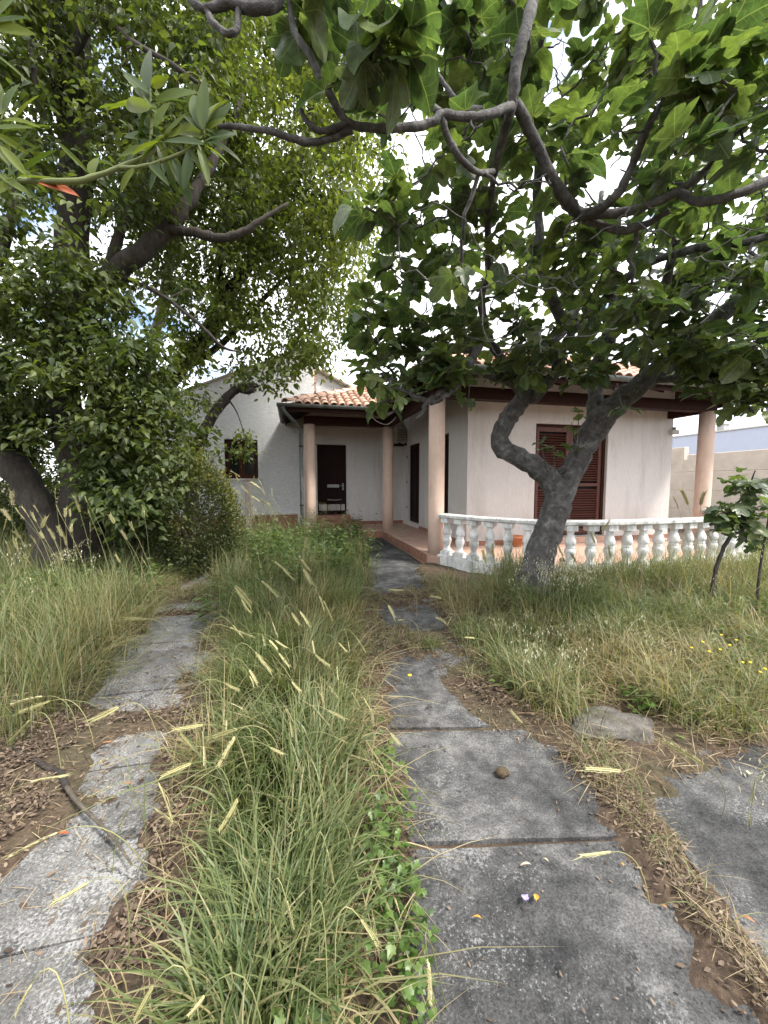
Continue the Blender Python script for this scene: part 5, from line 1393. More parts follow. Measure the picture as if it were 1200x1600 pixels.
def in_left(x, y):
    bare = (x > -2.6 - .3 * np.sin(y * 4)) & (y < 2.75 + .25 * np.sin(x * 5))
    return (x < left_track(y)[0] + 0.05) & (y > 1.3) & ~bare & (y < 12)
GP = []
def zone(P, h0, h1, w0, w1, lean, sag, dry_mean, az_bias=None, az_spread=2.0, dry_patch=.35, seg=4):
    n = len(P)
    z = ground_z(P[:, 0], P[:, 1]) - 0.01
    patch = fbm(P[:, 0] * 1.9, P[:, 1] * 1.9, 8)
    dry = np.clip(RNG.normal(dry_mean + dry_patch * patch * .5, .28, n), 0, 1)
    dry = np.where(dry < .45, dry * .35, dry)
    hh = RNG.uniform(h0, h1, n) * (1 + .25 * fbm(P[:, 0] * 2.7, P[:, 1] * 2.7, 6))
    az = RNG.uniform(0, 6.283, n) if az_bias is None else az_bias + RNG.normal(0, az_spread, n)
    GP.append(blades(np.concatenate([P, z[:, None]], 1), np.clip(hh, .05, 1.2), RNG.uniform(w0, w1, n), az, np.abs(RNG.normal(lean, lean * .5, n)), np.clip(RNG.normal(sag, .2, n), 0, .95), dry, RNG.uniform(0, 1, n), seg))
# strip between the tracks: near, middle, far
def strip_bias(P):
    a, b_ = left_track(P[:, 1])[1], right_track(P[:, 1])[0]
    u = (P[:, 0] - a) / np.maximum(b_ - a, .1)
    return np.where(u > .5, -0.5, math.pi + .5) + 0 * u
P = clump(sample(7600, -1, 1, 0.15, 2.6, lambda x, y: in_strip(x, y, .25)), 22, .045); zone(P, .18, .46, .0055, .0125, .45, .42, .18, strip_bias(P) + 1.1 * fbm(P[:, 0] * 2.2, P[:, 1] * 2.2, 9), .9, .7)
P = clump(sample(9000, -1.2, 1.2, 2.4, 5.2, lambda x, y: in_strip(x, y, .19)), 20, .05); zone(P, .22, .54, .0055, .011, .42, .35, .22, strip_bias(P) + 1.1 * fbm(P[:, 0] * 2.2, P[:, 1] * 2.2, 9), 1.0, .7)
P = clump(sample(8000, -1.6, 1.9, 5.0, 9.6, lambda x, y: in_strip(x, y, .0)), 18, .07); zone(P, .3, .65, .006, .010, .4, .25, .25)
P = clump(sample(1400, -.6, .8, .5, 5, lambda x, y: in_strip(x, y, .2)), 14, .05); zone(P, .25, .5, .006, .012, 1.1, .8, .5)
P = sample(2600, -.9, .7, 0.1, 4, lambda x, y: in_strip(x, y, -.03)); zone(P, .10, .25, .003, .005, .9, .6, .85, strip_bias(P), 1.2)
# field on the left
P = clump(sample(17000, -6.5, -1.2, 2.3, 8.0, in_left), 22, .07); zone(P, .28, .62, .005, .009, .4, .28, .22)
P = clump(sample(5000, -4.5, -1.2, 2.3, 5.0, in_left), 18, .05); zone(P, .3, .75, .004, .007, .35, .2, .38)
P = sample(2500, -9, -3, 6, 12, in_left); zone(P, .3, .7, .012, .02, .3, .2, .3, seg=3)
# right-hand bed
P = clump(sample(15000, 1.4, 6.8, 1.7, 5.2, in_right), 20, .06); zone(P, .18, .44, .005, .009, .55, .4, .36, dry_patch=.6)
P = clump(sample(9000, 1.4, 4.0, 1.6, 3.6, in_right), 20, .045); zone(P, .15, .38, .0045, .009, .65, .45, .40, dry_patch=.6)
P = clump(sample(7000, 4.0, 9.5, 1.6, 6.5, in_right), 18, .08); zone(P, .35, .65, .005, .010, .4, .3, .38)
P = clump(sample(1800, 2.3, 3.4, 3.2, 4.2, in_right), 14, .08); zone(P, .35, .6, .006, .010, .5, .35, .12)
P = clump(sample(3500, 2.7, 8.5, 3.6, 5.6, lambda x, y: in_right(x, y) & ~in_right(x, y + .7)), 16, .07); zone(P, .35, .6, .005, .010, .4, .25, .25)
P = sample(5000, 1.3, 4.5, 1.6, 5.0, in_right); zone(P, .10, .28, .003, .005, 1.0, .7, .95)
# seams and cracks
def seam(x, y): return (x > right_track(y)[1] - .02) & (x < third_track(y)[0] + .02) & (y < 1.75)
P = sample(260, 1.1, 2.1, .5, 1.75, seam); zone(P, .05, .16, .0015, .003, .9, .4, .9)
P = sample(220, 1.1, 2.1, .5, 1.75, seam); zone(P, .06, .18, .003, .005, .8, .5, .3)
def drift(x, y): return (track_mask(x, y) < .3) & (x > right_track(y)[0]) & (x < right_track(y)[1])
P = sample(1500, .6, 2.2, 2.5, 6.5, drift); zone(P, .06, .2, .003, .005, .8, .5, .5)
P = sample(3000, -2.0, -.6, 2.3, 7.4, lambda x, y: (x > left_track(y)[0] - .1) & (x < left_track(y)[1] + .1) & (track_mask(x, y) < .45) & (y > 2.9)); zone(P, .08, .28, .003, .007, .7, .45, .5)
P = clump(sample(1500, -2.2, -1.2, 2.7, 7.2, lambda x, y: np.abs(x - left_track(y)[0] - .08) < .16), 10, .06); zone(P, .2, .45, .005, .009, .75, .5, .35, 0.0, .9)
for (cx, cy_, n, h, dr, wd) in ((-.46, 2.05, 90, .55, .75, .006), (-.05, 1.95, 60, .38, .0, .013), (1.55, 2.45, 220, .32, .2, .006), (-.1, 1.25, 240, .48, .05, .009), (-.15, 1.02, 240, .46, .05, .010), (.05, 1.1, 160, .42, .1, .008), (2.0, 2.35, 160, .34, .3, .006), (1.2, 3.2, 160, .2, .1, .004), (2.75, 3.75, 350, .42, .05, .009), (2.55, 3.55, 260, .5, .1, .008), (2.95, 3.45, 260, .5, .15, .008), (1.68, 2.1, 200, .26, .5, .005), (2.35, 1.75, 160, .22, .6, .005), (2.6, 1.66, 200, .3, .5, .005), (3.0, 1.75, 200, .3, .5, .006)):
    P = np.array([cx, cy_]) + RNG.normal(0, .06, (n, 2)); zone(P, h * .6, h, wd * .7, wd * 1.2, .6, .4, dr, dry_patch=0)
v, f, a = join_arrays(GP)
grass = obj_arrays('grass', v, f, M['grass'], None, a, True)
tag(grass, 'long unmown grass, green and straw, over the verges and between the tracks', 'grass', kind='stuff')

# dry straw lying flat, brown leaf litter
def flat_bits(P, lmin, lmax, wfrac, lift, curl):
    n = len(P)
    thin = wfrac < .1
    v, f, lc = leaf_template([(0, 0), (.5 * wfrac, .35), (.4 * wfrac, .7), (0, 1)], .3, curl * (.25 if thin else .5), 0 if thin else .1, False, 0, 2)
    d = RNG.normal(0, 1, (n, 3)); d[:, 2] = RNG.normal(0, .18, n)
    N = RNG.normal(0, .3, (n, 3)); N[:, 2] += 1
    z = np.maximum(ground_z(P[:, 0], P[:, 1]), 0.0) + RNG.uniform(.004, lift, n)
    return scatter(v, f, np.concatenate([P, z[:, None]], 1), rot_frames(d, N), RNG.uniform(lmin, lmax, n), RNG.uniform(0, 1, n))
def left_litter(x, y): return (x < left_track(y)[1] + .05) & (x > -3.2) & (track_mask(x, y) < .25) & (y < 3.2)
parts = [flat_bits(sample(5000, -3.2, -.4, .6, 3.2, left_litter), .010, .040, .4, .035, .3),
         flat_bits(sample(11000, -1.8, -.4, 1.2, 3.1, left_litter), .008, .034, .38, .03, .3),
         flat_bits(sample(1500, -1.9, -.6, 3, 7.4, lambda x, y: (track_mask(x, y) < .35) & (x > left_track(y)[0]) & (x < left_track(y)[1])), .02, .06, .5, .03, .3),
         flat_bits(sample(5200, .6, 2.3, 2.0, 6.5, drift), .010, .04, .45, .03, .3),
         flat_bits(sample(2600, 1.2, 2.2, .5, 1.75, seam), .008, .028, .4, .02, .3),
         flat_bits(sample(9000, -1.9, 2.6, .5, 6.5, lambda x, y: (track_mask(x, y) > .02) & (track_mask(x, y) < .75)), .006, .03, .4, .012, .3),
         flat_bits(sample(200, .3, 1.4, .6, 4, lambda x, y: track_mask(x, y) > .6), .006, .02, .4, .006, .2),
         flat_bits(sample(260, -1.5, -.5, .9, 4.5, lambda x, y: track_mask(x, y) > .6), .008, .04, .4, .008, .2),
         flat_bits(sample(1500, 1.5, 4, 1.7, 4.5, in_right), .02, .06, .5, .03, .3)]
v, f, a = join_arrays(parts)
tag(obj_arrays('leaf_litter', v, f, M['litter'], None, a), 'brown crumbled leaf litter drifted over the ground and tracks', 'litter', kind='stuff')
parts = [flat_bits(sample(2600, -1, 1, .3, 6, lambda x, y: in_strip(x, y, -.02)), .08, .22, .03, .10, .8),
         flat_bits(sample(1300, 1.1, 2.2, .5, 1.75, seam), .03, .12, .014, .02, .5),
         flat_bits(sample(4200, 1.4, 5.5, 1.5, 5.0, in_right), .08, .25, .025, .14, .8),
         flat_bits(sample(2500, 1.4, 4.0, 1.4, 2.6, lambda x, y: (x > right_track(y)[1] - .05) & (y > 1.45)), .05, .2, .02, .05, .6),
         flat_bits(sample(1500, -1.9, 2.4, .6, 6.5, lambda x, y: (track_mask(x, y) > .02) & (track_mask(x, y) < .8)), .03, .12, .025, .02, .5),
         flat_bits(sample(1500, -2.0, -.5, 1.2, 7.2, lambda x, y: (x > left_track(y)[0]) & (x < left_track(y)[1])), .03, .13, .022, .015, .4),
         flat_bits(sample(1200, .6, 2.3, 2.0, 6.5, drift), .05, .15, .03, .03, .6),
         flat_bits(sample(1500, -4, -1.2, 2.4, 6.0, in_left), .08, .25, .03, .12, .8),
         flat_bits(sample(900, -2.6, -.5, .9, 3.0, left_litter), .04, .16, .025, .04, .6)]
v, f, a = join_arrays(parts)
tag(obj_arrays('straw', v, f, M['straw'], None, a), 'dry yellow straw lying tangled under the grass', 'straw', kind='stuff')

# leafy weeds, ivy, oats
def weeds(n, x0, x1, y0, y1, test, h0, h1, per, size, out):
    P0 = clump(sample(n, x0, x1, y0, y1, test), 6, .12)
    Pp = []; Dv = []
    for p in P0:
        h = RNG.uniform(h0, h1); a = RNG.uniform(0, 6.28); ln = RNG.uniform(0, .25) * h
        for k in range(per):
            t = (k + RNG.uniform(.2, .9)) / per
            az = RNG.uniform(0, 6.28)
            Pp.append((p[0] + math.cos(a) * ln * t, p[1] + math.sin(a) * ln * t, .02 + h * t))
            Dv.append((math.cos(az), math.sin(az), RNG.uniform(-.3, .6)))
    Pp, Dv = np.array(Pp), np.array(Dv)
    N = RNG.normal(0, .35, Pp.shape); N[:, 2] += 1
    v, f, lc = leaf_template(out, .25, .3, .05, False, .15, 4)
    return scatter(v, f, Pp, rot_frames(Dv, N), RNG.uniform(size * .6, size * 1.3, len(Pp)), RNG.uniform(0, 1, len(Pp)))
parts = [weeds(420, -1.4, 1.6, 5.2, 8.8, lambda x, y: in_strip(x, y, .02) & (x > -.9 + .05 * y), .3, .75, 18, .075, OVATE),
         weeds(260, -1.6, 1.6, 6.6, 9.5, lambda x, y: in_strip(x, y, .0), .45, .95, 18, .07, LANCE),
         weeds(90, -1.2, -.3, 4.2, 5.6, lambda x, y: in_strip(x, y, -.1), .2, .42, 14, .075, LANCE),
         weeds(120, -3.2, -1.6, 4.8, 6.6, in_left, .2, .5, 12, .07, OVATE),
         weeds(160, 1.4, 5.5, 1.8, 4.6, in_right, .12, .32, 10, .05, OVATE),
         weeds(150, 3.6, 6.5, 2.0, 3.6, in_right, .25, .5, 14, .045, LANCE),
         weeds(130, 2.2, 3.4, 3.3, 4.3, in_right, .2, .5, 12, .07, LANCE)]
v, f, a = join_arrays(parts)
tag(obj_arrays('weeds', v, f, M['weedleaf'], None, a), 'leafy green weeds crowding between the tracks and along the beds', 'weeds', kind='stuff')
def ivy(cx, cy_, rx, ry, n, size, h=.12):
    P2 = np.stack([cx + RNG.normal(0, rx, n), cy_ + RNG.normal(0, ry, n)], 1)
    z = np.maximum(ground_z(P2[:, 0], P2[:, 1]), 0) + RNG.uniform(.015, h, n)
    d = RNG.normal(0, 1, (n, 3)); d[:, 2] *= .3
    N = RNG.normal(0, .35, (n, 3)); N[:, 2] += 1
    v, f, lc = leaf_template(LOBED, .2, .2, .05, False, .3, 6)
    return scatter(v, f, np.concatenate([P2, z[:, None]], 1), rot_frames(d, N), RNG.uniform(size * .6, size * 1.3, n), RNG.uniform(0, 1, n))
parts = [ivy(-.02, .98, .07, .07, 150, .034), ivy(.33, 1.32, .05, .16, 260, .030), ivy(.30, 1.0, .05, .12, 140, .03), ivy(.45, 1.75, .05, .22, 120, .028), ivy(2.18, 1.95, .07, .06, 60, .05), ivy(2.5, 1.72, .15, .08, 60, .04), ivy(1.55, 2.35, .08, .08, 50, .04), ivy(3.0, 3.0, .3, .2, 90, .045)]
v, f, a = join_arrays(parts)
tag(obj_arrays('ivy', v, f, M['ivyleaf'], None, a), 'small bright ivy creeping along the grass edge of the path', 'ivy', kind='stuff')

oat_stem = MB(); oP = []; oD = []
def oats(n, x0, x1, y0, y1, h0, h1, test=None, lean=(0, 0)):
    for p in sample(n, x0, x1, y0, y1, test or (lambda x, y: x == x)):
        h = RNG.uniform(h0, h1); a = RNG.uniform(0, 6.28)
        b0 = np.array([p[0], p[1], 0.]); tip = b0 + np.array([math.cos(a) * .25 * h + lean[0], math.sin(a) * .25 * h + lean[1], h])
        ctrl = b0 + np.array([0, 0, h * .9])
        ts = np.linspace(0, 1, 6)[:, None]
        c = (1 - ts) ** 2 * b0 + 2 * ts * (1 - ts) * ctrl + ts ** 2 * tip
        oat_stem.tube(c, [.0018, .0017, .0016, .0014, .0012, .0009], 3, False)
        for k in range(RNG.integers(12, 24)):
            t = RNG.uniform(.55, 1); q = (1 - t) ** 2 * b0 + 2 * t * (1 - t) * ctrl + t ** 2 * tip
            e = q + RNG.normal(0, 1, 3) * np.array([.045, .045, .015]) + np.array([0, 0, -.01])
            oP.append(e); oD.append((RNG.normal(0, .35), RNG.normal(0, .35), -1.))
            oat_stem.tube([q, (q + e) / 2 + np.array([0, 0, .012]), e], .0006, 3, False)
oats(16, -1.4, -.3, 7.4, 8.6, .9, 1.45)
oats(12, .2, 1.0, 7.5, 9.0, .6, 1.1)
oats(30, 2.35, 3.1, 3.3, 3.75, .45, .85)
oats(10, 2.2, 2.7, 7.6, 9.6, .35, .5)
oats(22, 3.6, 7.5, 2.4, 4.4, .5, .95)
oats(14, 1.5, 3.0, 1.9, 3.2, .3, .5)
oats(22, -5, -2, 2.8, 5.5, .5, .9, in_left)
oats(5, 1.75, 2.1, 1.0, 1.35, .25, .4)
v, f, lc = leaf_template([(0, 0), (.12, .25), (.14, .5), (.05, .85), (0, 1)], .8, .0, 0, False, 0, 1)
oP, oD = np.array(oP), np.array(oD)
v, f, a = scatter(v, f, oP, rot_frames(oD, RNG.normal(0, 1, oP.shape)), RNG.uniform(.016, .03, len(oP)), RNG.uniform(0, 1, len(oP)))
oat = obj_arrays('wild_oats', v, f, M['oat'], None, a)
tag(oat, 'whitish drooping wild oat spikelets above the grass', 'oats', kind='stuff')
tag(oat_stem.build('stems', M['stalk'], oat), kind='stuff')

# ------------------------------------------------------------------ wild rye: single stalks with bristly ears
def ear_mesh(k):
    r = np.random.default_rng(k + 40)
    V = []; F = []; n = 15
    bend = r.uniform(-.12, .12); bz = r.uniform(.02, .14)
    for i in range(n):
        t = i / n
        for s_ in (-1, 1):
            y = t * .80 + (.02 if s_ > 0 else 0)
            x0, z0 = bend * y * y, -bz * y * y
            w = .036 * (1 - .45 * abs(t - .4))
            ln = .15
            tipx, tipz = x0 + s_ * (w + .018), z0 + r.normal(0, .012)
            b0 = len(V)
            V += [(x0, y, z0), (x0 + s_ * w * .9, y + ln * .35, z0 + .016), (x0 + s_ * w * .9, y + ln * .35, z0 - .016), (x0 + s_ * w * .15, y + ln * .45, z0), (tipx, y + ln, tipz),
                  (tipx + s_ * r.uniform(.01, .05), y + ln + r.uniform(.14, .26), tipz + r.normal(0, .02)), (tipx + .0025, y + ln * .8, tipz + .002)]
            F += [(b0, b0 + 1, b0 + 2), (b0, b0 + 3, b0 + 1), (b0, b0 + 2, b0 + 3), (b0 + 4, b0 + 2, b0 + 1), (b0 + 4, b0 + 1, b0 + 3), (b0 + 4, b0 + 3, b0 + 2), (b0 + 4, b0 + 5, b0 + 6)]
    V = np.array(V)
    return mesh_arrays('ear', V, np.array(F), M['ear'], {'rnd': np.full(len(V), k / 5)})
ear_me = [ear_mesh(k) for k in range(5)]
def rye(base, tip, label, group, root=None):
    base, tip = np.asarray(base, float), np.asarray(tip, float)
    dv = tip - base; L = float(np.linalg.norm(dv)); dv /= L
    if root is None:
        back = -dv[:2] * base[2] * .55
        root = np.array([base[0] + back[0] + RNG.normal(0, .04), base[1] + back[1] + RNG.normal(0, .04), 0.])
    t = thing('wild_rye', label, 'grass stalk', root, group)
    ctrl = base - dv * np.linalg.norm(base - root) * .55
    ctrl[2] = max(ctrl[2], base[2] * .55)
    ts = np.linspace(0, 1, 9)[:, None]
    c = (1 - ts) ** 2 * root + 2 * ts * (1 - ts) * ctrl + ts ** 2 * base
    s_ = MB().tube(c, [.0019] * 5 + [.0016, .0014, .0013, .0011], 4, False)
    me = mesh_arrays('stem', np.array(s_.v) - root, np.array(s_.f), M['stalk'], {'rnd': np.full(len(s_.v), RNG.uniform(0, 1))}, True)
    link('stem', me, t)
    o = link('ear', ear_me[RNG.integers(0, 5)], t, base)
    fm = rot_frames(dv[None], RNG.normal(0, 1, (1, 3)))[0]
    o.rotation_euler = Matrix([[float(fm[r][k]) for k in range(3)] for r in range(3)]).to_euler(); fat = (1.0 if np.linalg.norm(base) < 3 else 1.5) * RNG.uniform(.75, 1.2)
    o.scale = (L * fat, L * RNG.uniform(.75, 1.05), L * fat)
LABS = {
    'near': ('pale bristly rye ear on a thin stalk arching over the crumbling track', 'rye ears over the crumbling track'),
    'strip': ('pale rye ear standing among the grass between the two tracks', 'rye ears in the grass strip'),
    'tree': ('tall straw-coloured rye ear in front of the dark tree trunks', 'rye ears before the tree trunks'),
    'house': ('slanting pale rye ear below the brown window', 'rye ears below the brown window'),
    'right': ('pale rye ear bending over the dark path slabs from the dry verge', 'rye ears over the dark path'),
    'bed': ('rye ear among the dry grass in front of the balustrade', 'rye ears before the balustrade'),
}
OWN = {'near': ['uppermost rye ear lying level over the litter at the picture edge', 'second rye ear, just below the uppermost one over the litter', 'rye ear drooping steeply beside the tip of the fallen branch', 'rye ear slanting over the crumbling track above its small pale patch',
    'fat rye ear lying level across the fallen branch', 'rye ear slanting over the crumbling track beside the rusty red leaf', 'rye ear slanting over the middle of the nearest crumbling slab', 'short rye ear just above the long curled tan leaf', 'short rye ear above the light tan bean-shaped leaf', 'drooping rye ear in the bottom corner over the crumbling track',
    'rye ear at the bottom edge between crumbling track and grass strip', 'rye ear at the strip edge crossing the other ears by the pale patch', 'small far rye ear lying level over the crumbling track', 'short rye ear hanging over the track edge below the crossing ears'],
  'right': ['long rye ear slanting just below the broken concrete chunk', 'rye ear lying level at the path edge, pointing at the dark clod', 'rye ear on a long stalk from the dry seam over the nearest slab', 'rye ear lying slantwise where the verge meets the second slab', 'one of two crossing rye ears at the path bend, the longer one', 'shorter of the two crossing rye ears at the path bend',
    'rye ear lying level just beyond the crossing pair at the path bend', 'rye ear at the foot of the front column beside the balustrade', 'rye ear lying level across the far end of the path', 'tiny rye ear on the far path below the level one']}
def rye_px(kind, x, y, x2, y2, h, dz=0.0):
    b_ = at(x, y, RNG.uniform(*{'tree': (3.9, 5.0), 'house': (6.6, 7.5), 'bed': (4.0, 4.6)}[kind])) if kind in ('tree', 'house', 'bed') else onz(x, y, h)
    d = (b_ - _C) @ _F
    lab = OWN[kind].pop(0) if OWN.get(kind) else LABS[kind][0]
    rye(b_, at(x2, y2, d + dz), lab, LABS[kind][1])
for q in ((68, 1088, 6, 1098, .3), (80, 1095, 20, 1115, .3), (47, 1124, 10, 1170, .3), (186, 1104, 128, 1138, .3), (45, 1222, 118, 1205, .22), (92, 1300, 0, 1340, .3), (140, 1378, 75, 1415, .3), (170, 1185, 128, 1205, .2), (172, 1228, 130, 1253, .2), (50, 1537, 12, 1600, .3), (240, 1540, 203, 1600, .35), (300, 1168, 268, 1140, .3), (230, 967, 190, 968, .35), (240, 1262, 276, 1285, .25)):
    rye_px('near', *q)
for q in ((318, 1133, 262, 1140, .35), (372, 1138, 300, 1165, .35), (368, 1150, 330, 1210, .36), (247, 1222, 276, 1288, .36), (300, 1193, 240, 1213, .36), (318, 1165, 322, 1210, .36), (354, 1125, 350, 1160, .36), (372, 1247, 336, 1322, .36), (510, 1325, 523, 1382, .36), (447, 1405, 462, 1462, .38), (486, 1440, 475, 1492, .38), (320, 1555, 284, 1605, .4), (563, 1435, 600, 1488, .3), (668, 1498, 680, 1600, .32), (366, 915, 400, 948, .55), (408, 907, 440, 934, .55), (474, 888, 489, 920, .55), (505, 938, 530, 986, .5), (358, 980, 402, 1000, .5), (398, 1018, 434, 1060, .5), (430, 1000, 457, 1022, .5), (468, 955, 496, 992, .5), (556, 995, 577, 1024, .45), (568, 1090, 587, 1122, .4), (610, 1145, 630, 1172, .3), (475, 865, 479, 836, .7), (420, 1000, 443, 1020, .5), (488, 1000, 492, 1030, .5), (580, 1105, 586, 1140, .4), (606, 945, 622, 968, .4)):
    rye_px('strip', *q)
for q in ((19, 790, 19, 765), (39, 812, 18, 790), (46, 809, 34, 789), (65, 826, 71, 800), (87, 781, 84, 758), (97, 809, 86, 788), (102, 809, 101, 790), (110, 808, 107, 789), (125, 801, 116, 769), (142, 809, 135, 791), (137, 786, 130, 773), (69, 842, 57, 826), (85, 842, 74, 822), (32, 842, 22, 826), (141, 832, 141, 814), (60, 801, 51, 786), (5, 830, 12, 805), (28, 860, 20, 838), (112, 832, 108, 812)):
    rye_px('tree', *q, RNG.uniform(.78, .95))
for q in ((378, 759, 364, 741), (388, 771, 375, 756), (376, 772, 358, 758), (372, 780, 352, 768), (366, 782, 340, 774), (384, 790, 372, 771), (350, 792, 332, 784), (396, 758, 396, 742), (410, 760, 403, 745), (414, 775, 407, 758), (424, 776, 425, 762), (400, 765, 392, 756), (362, 798, 344, 789), (376, 812, 368, 800), (352, 815, 338, 803), (338, 802, 322, 795), (358, 770, 342, 764)):
    rye_px('house', q[0], q[1], q[2], q[3], .75)
for q in ((1102, 1197, 1024, 1147, .25), (972, 1205, 905, 1198, .2), (956, 1331, 898, 1339, .16), (817, 1131, 792, 1103, .2), (697, 975, 680, 957, .3), (705, 965, 697, 978, .3), (742, 997, 720, 995, .3), (690, 935, 668, 928, .3), (632, 922, 604, 922, .3), (632, 968, 620, 970, .2)):
    rye_px('right', *q)
for q in ((760, 880, 750, 850), (772, 872, 765, 845), (880, 870, 868, 845), (900, 880, 892, 855), (955, 872, 948, 850), (940, 830, 958, 810), (930, 850, 922, 830), (1095, 790, 1098, 755), (1075, 790, 1066, 760), (1060, 795, 1053, 770), (1145, 770, 1160, 745), (1180, 1000, 1165, 985), (830, 960, 822, 940), (790, 930, 780, 912)):
    rye_px('bed', q[0], q[1], q[2], q[3], .6 if q[1] > 860 else .85)

for k in range(26):
    x, y = RNG.uniform(330, 600), RNG.uniform(860, 1180)
    x = 330 + (x - 330) * (.55 + .45 * (y - 860) / 320) + (1180 - y) * .12
    a_ = RNG.uniform(.3, 1.6); L_ = RNG.uniform(24, 44)
    rye_px('strip', x, y, x + L_ * math.cos(a_), y + L_ * math.sin(a_) * .9, .5 if y < 1050 else .4)
for k in range(16):
    x, y = RNG.uniform(0, 240), RNG.uniform(800, 900)
    rye_px('tree', x, y, x - RNG.uniform(2, 16), y - RNG.uniform(14, 26), .8)
for k in range(12):
    x, y = RNG.uniform(335, 425), RNG.uniform(745, 815)
    rye_px('house', x, y, x - RNG.uniform(6, 18), y - RNG.uniform(6, 18), .8)

# ------------------------------------------------------------------ small things on the ground
def lump(name, label, cat, c, r, sq, mat, seed, sub=3):
    bm = bmesh.new(); bmesh.ops.create_icosphere(bm, subdivisions=sub, radius=1)
    for v_ in bm.verts:
        p = v_.co; k = 1 + .16 * float(fbm(p.x * 2 + seed, p.y * 2 + p.z, seed)) + .07 * float(fbm(p.x * 6, p.y * 6 + p.z * 5, seed + 1)) + .03 * float(fbm(p.x * 15, p.y * 15 + p.z * 11, seed + 2))
        v_.co = Vector((p.x * r * sq[0] * k, p.y * r * sq[1] * k, max(p.z, -.5) * r * sq[2] * k))
    me = bpy.data.meshes.new(name); bm.to_mesh(me); bm.free(); me.materials.append(mat)
    for p in me.polygons: p.use_smooth = True
    return tag(link(name, me, None, c), label, cat)
q = onz(955, 1128, .05); lump('broken_slab', 'pale broken chunk of concrete half hidden in the dry grass', 'rock', (q[0], q[1], .03), .19, (1.4, .85, .30), M['stone'], 3)
q = onz(1000, 1150, .03); lump('stone', 'small grey stone beside the broken concrete chunk', 'rock', (q[0], q[1], .02), .07, (1.2, .8, .6), M['stone'], 8)
q = onz(785, 1207, .02); lump('dung_clod', 'dark brown round clod lying on the dark path', 'clod', (q[0], q[1], .018), .030, (1.15, .9, .85), M['clod'], 5)
q = onz(567, 843, .05); lump('stone', 'pale round stone lying before the porch step', 'rock', (q[0], q[1], .05), .10, (1, .9, .85), M['stone'], 11)
q = onz(900, 886, TZ); lump('clod', 'tiny dark clod on the terrace floor behind the balusters', 'clod', (4.45, 5.6, TZ + .02), .05, (1, .8, .9), M['clod'], 6, 2)
br = [onz(x, y, .035) for x, y in ((20, 1168), (45, 1182), (75, 1200), (95, 1208), (104, 1230), (120, 1252), (150, 1282), (180, 1312), (205, 1350))]
bb = thing('fallen_branch', 'dark fallen branch lying in the brown leaf litter', 'branch', (br[3][0], br[3][1], 0))
MB().tube(catmull(br[:5], 4), list(np.linspace(.010, .016, 17)), 8).build('thick_end', M['deadbark'], bb)
MB().tube(catmull(br[4:], 4), list(np.linspace(.011, .004, 17)), 8).build('thin_end', M['twig'], bb)
def fallen(name, label, cat, x, y, L, mat, out=OVATE, z=.006, curl=.5, az=None):
    p = onz(x, y, z)
    v, f, lc = leaf_template(out, .5, curl, .08, True, .1, int(x))
    a = RNG.uniform(0, 6.28) if az is None else az
    fm = rot_frames(np.array([[math.cos(a), math.sin(a), .15]]), np.array([[0.1, .1, 1.]]))[0]
    v = (fm @ v.T).T * L; v[:, 2] -= v[:, 2].min() 
    return tag(link(name, mesh_arrays(name, v, f, mat, None, True), None, (p[0], p[1], z)), label, cat)
fallen('fallen_leaf', 'curled orange leaf beside the violet petal on the path', 'leaf', 838, 1412, .036, M['orange'], az=1.0)
fallen('fallen_petal', 'pale violet petal beside the orange leaf on the path', 'petal', 822, 1410, .03, M['violet'], LOBED, az=1.6)
fallen('fallen_leaf', 'small shrivelled orange leaf on the near path slab', 'leaf', 752, 1440, .034, M['orange'], LANCE, az=2.4)
fallen('fallen_leaf', 'tiny orange leaf below the rye ear near the dry seam', 'leaf', 974, 1355, .02, M['orange'], az=1.2)
fallen('fallen_leaf', 'narrow yellowish leaf on the path near the joint', 'leaf', 857, 1350, .03, M['paleleaf'], LANCE, az=1.9)
fallen('fallen_leaf', 'bleached white sliver of leaf lying on the path', 'leaf', 828, 1355, .04, M['paleleaf'], LANCE, az=2.7)
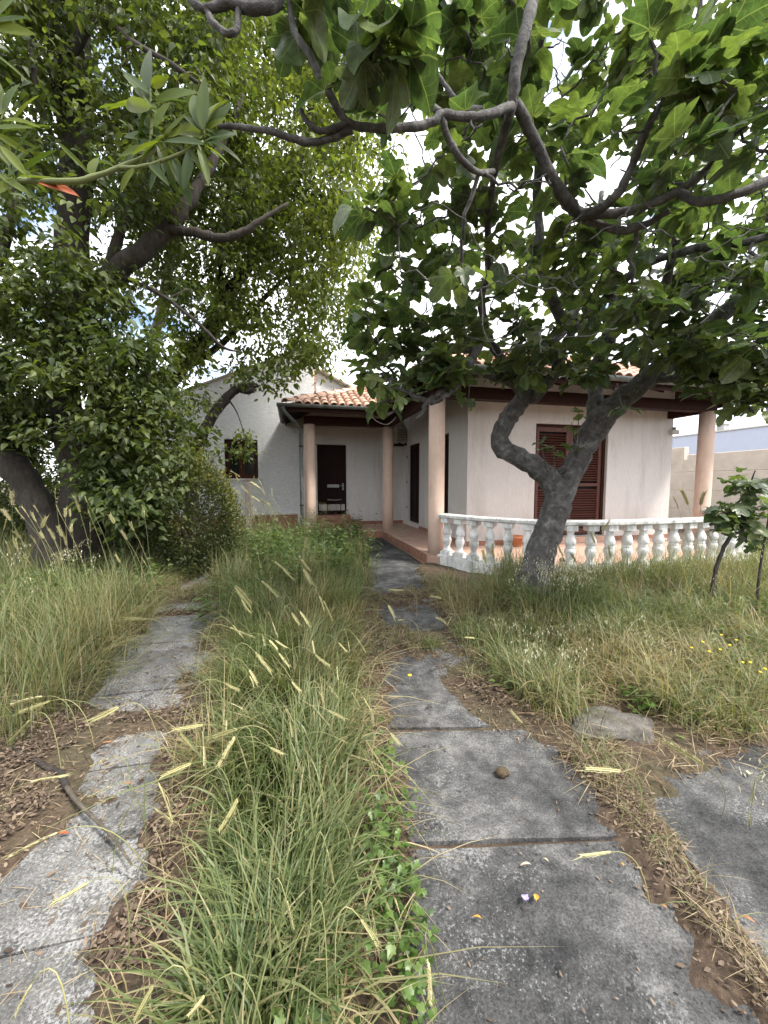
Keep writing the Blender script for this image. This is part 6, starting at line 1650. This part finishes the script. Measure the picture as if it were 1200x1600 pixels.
fallen('fallen_leaf', 'rusty red leaf on the crumbling track near the branch', 'leaf', 92, 1308, .04, M['redleaf'], az=.2)
fallen('fallen_leaf', 'long curled tan leaf on the brown litter above the branch', 'leaf', 175, 1168, .085, M['brownleaf'], LANCE, az=3.0)
fallen('fallen_leaf', 'light tan bean-shaped leaf at the edge of the litter', 'leaf', 190, 1232, .06, M['brownleaf'], LANCE, az=.3)
fallen('fallen_leaf', 'grey brown curled leaf by the dry seam of the path', 'leaf', 1042, 1422, .025, M['brownleaf'], az=2.0)
fallen('fallen_leaf', 'twisted tan leaf on the side slab beyond the seam', 'leaf', 1180, 1450, .05, M['brownleaf'], LANCE, az=2.0)
fallen('fallen_leaf', 'pale leaf lying on the side slab under the oats', 'leaf', 1170, 1215, .05, M['paleleaf'], az=.5)
for k in range(11):
    x, y = ((1080, 1012), (1098, 1003), (1108, 1018), (1127, 992), (1150, 1000), (1160, 1035), (1172, 1035), (1195, 1045), (1188, 1050), (1125, 1015), (1140, 1008), (1150, 1030), (1165, 1052), (1078, 938), (1110, 1030), (1180, 1068))[k]
    h = RNG.uniform(.28, .38); p = onz(x, y, h)
    mb = MB().lathe((p[0], p[1], h), [(-.005, .003), (0, .010), (.003, .009), (.006, .003)], 8)
    t = thing('yellow_flower', 'small yellow daisy-like flower in the weeds at the far right', 'flower', (p[0], p[1], 0), 'yellow flowers in the weeds')
    mb.build('bloom', M['yellow'], t)
    s_ = MB().tube([(p[0], p[1], .0), (p[0] + .01, p[1], h * .5), (p[0], p[1], h - .006)], .0015, 4)
    link('stem', mesh_arrays('stem', np.array(s_.v) - org(t), np.array([q_ for q_ in s_.f if len(q_) == 4]), M['stalk'], {'rnd': np.full(len(s_.v), .3)}), t)
p = onz(640, 1055, .08)
t = thing('yellow_flower', 'single yellow flower at the far end of the dark slab', 'flower', (p[0], p[1], 0))
MB().lathe((p[0], p[1], .08), [(-.006, .004), (0, .016), (.004, .015), (.008, .004)], 8).build('bloom', M['yellow'], t)
MB().tube([(p[0], p[1], .0), (p[0], p[1], .075)], .0015, 4).build('stem', M['stalk'], t)
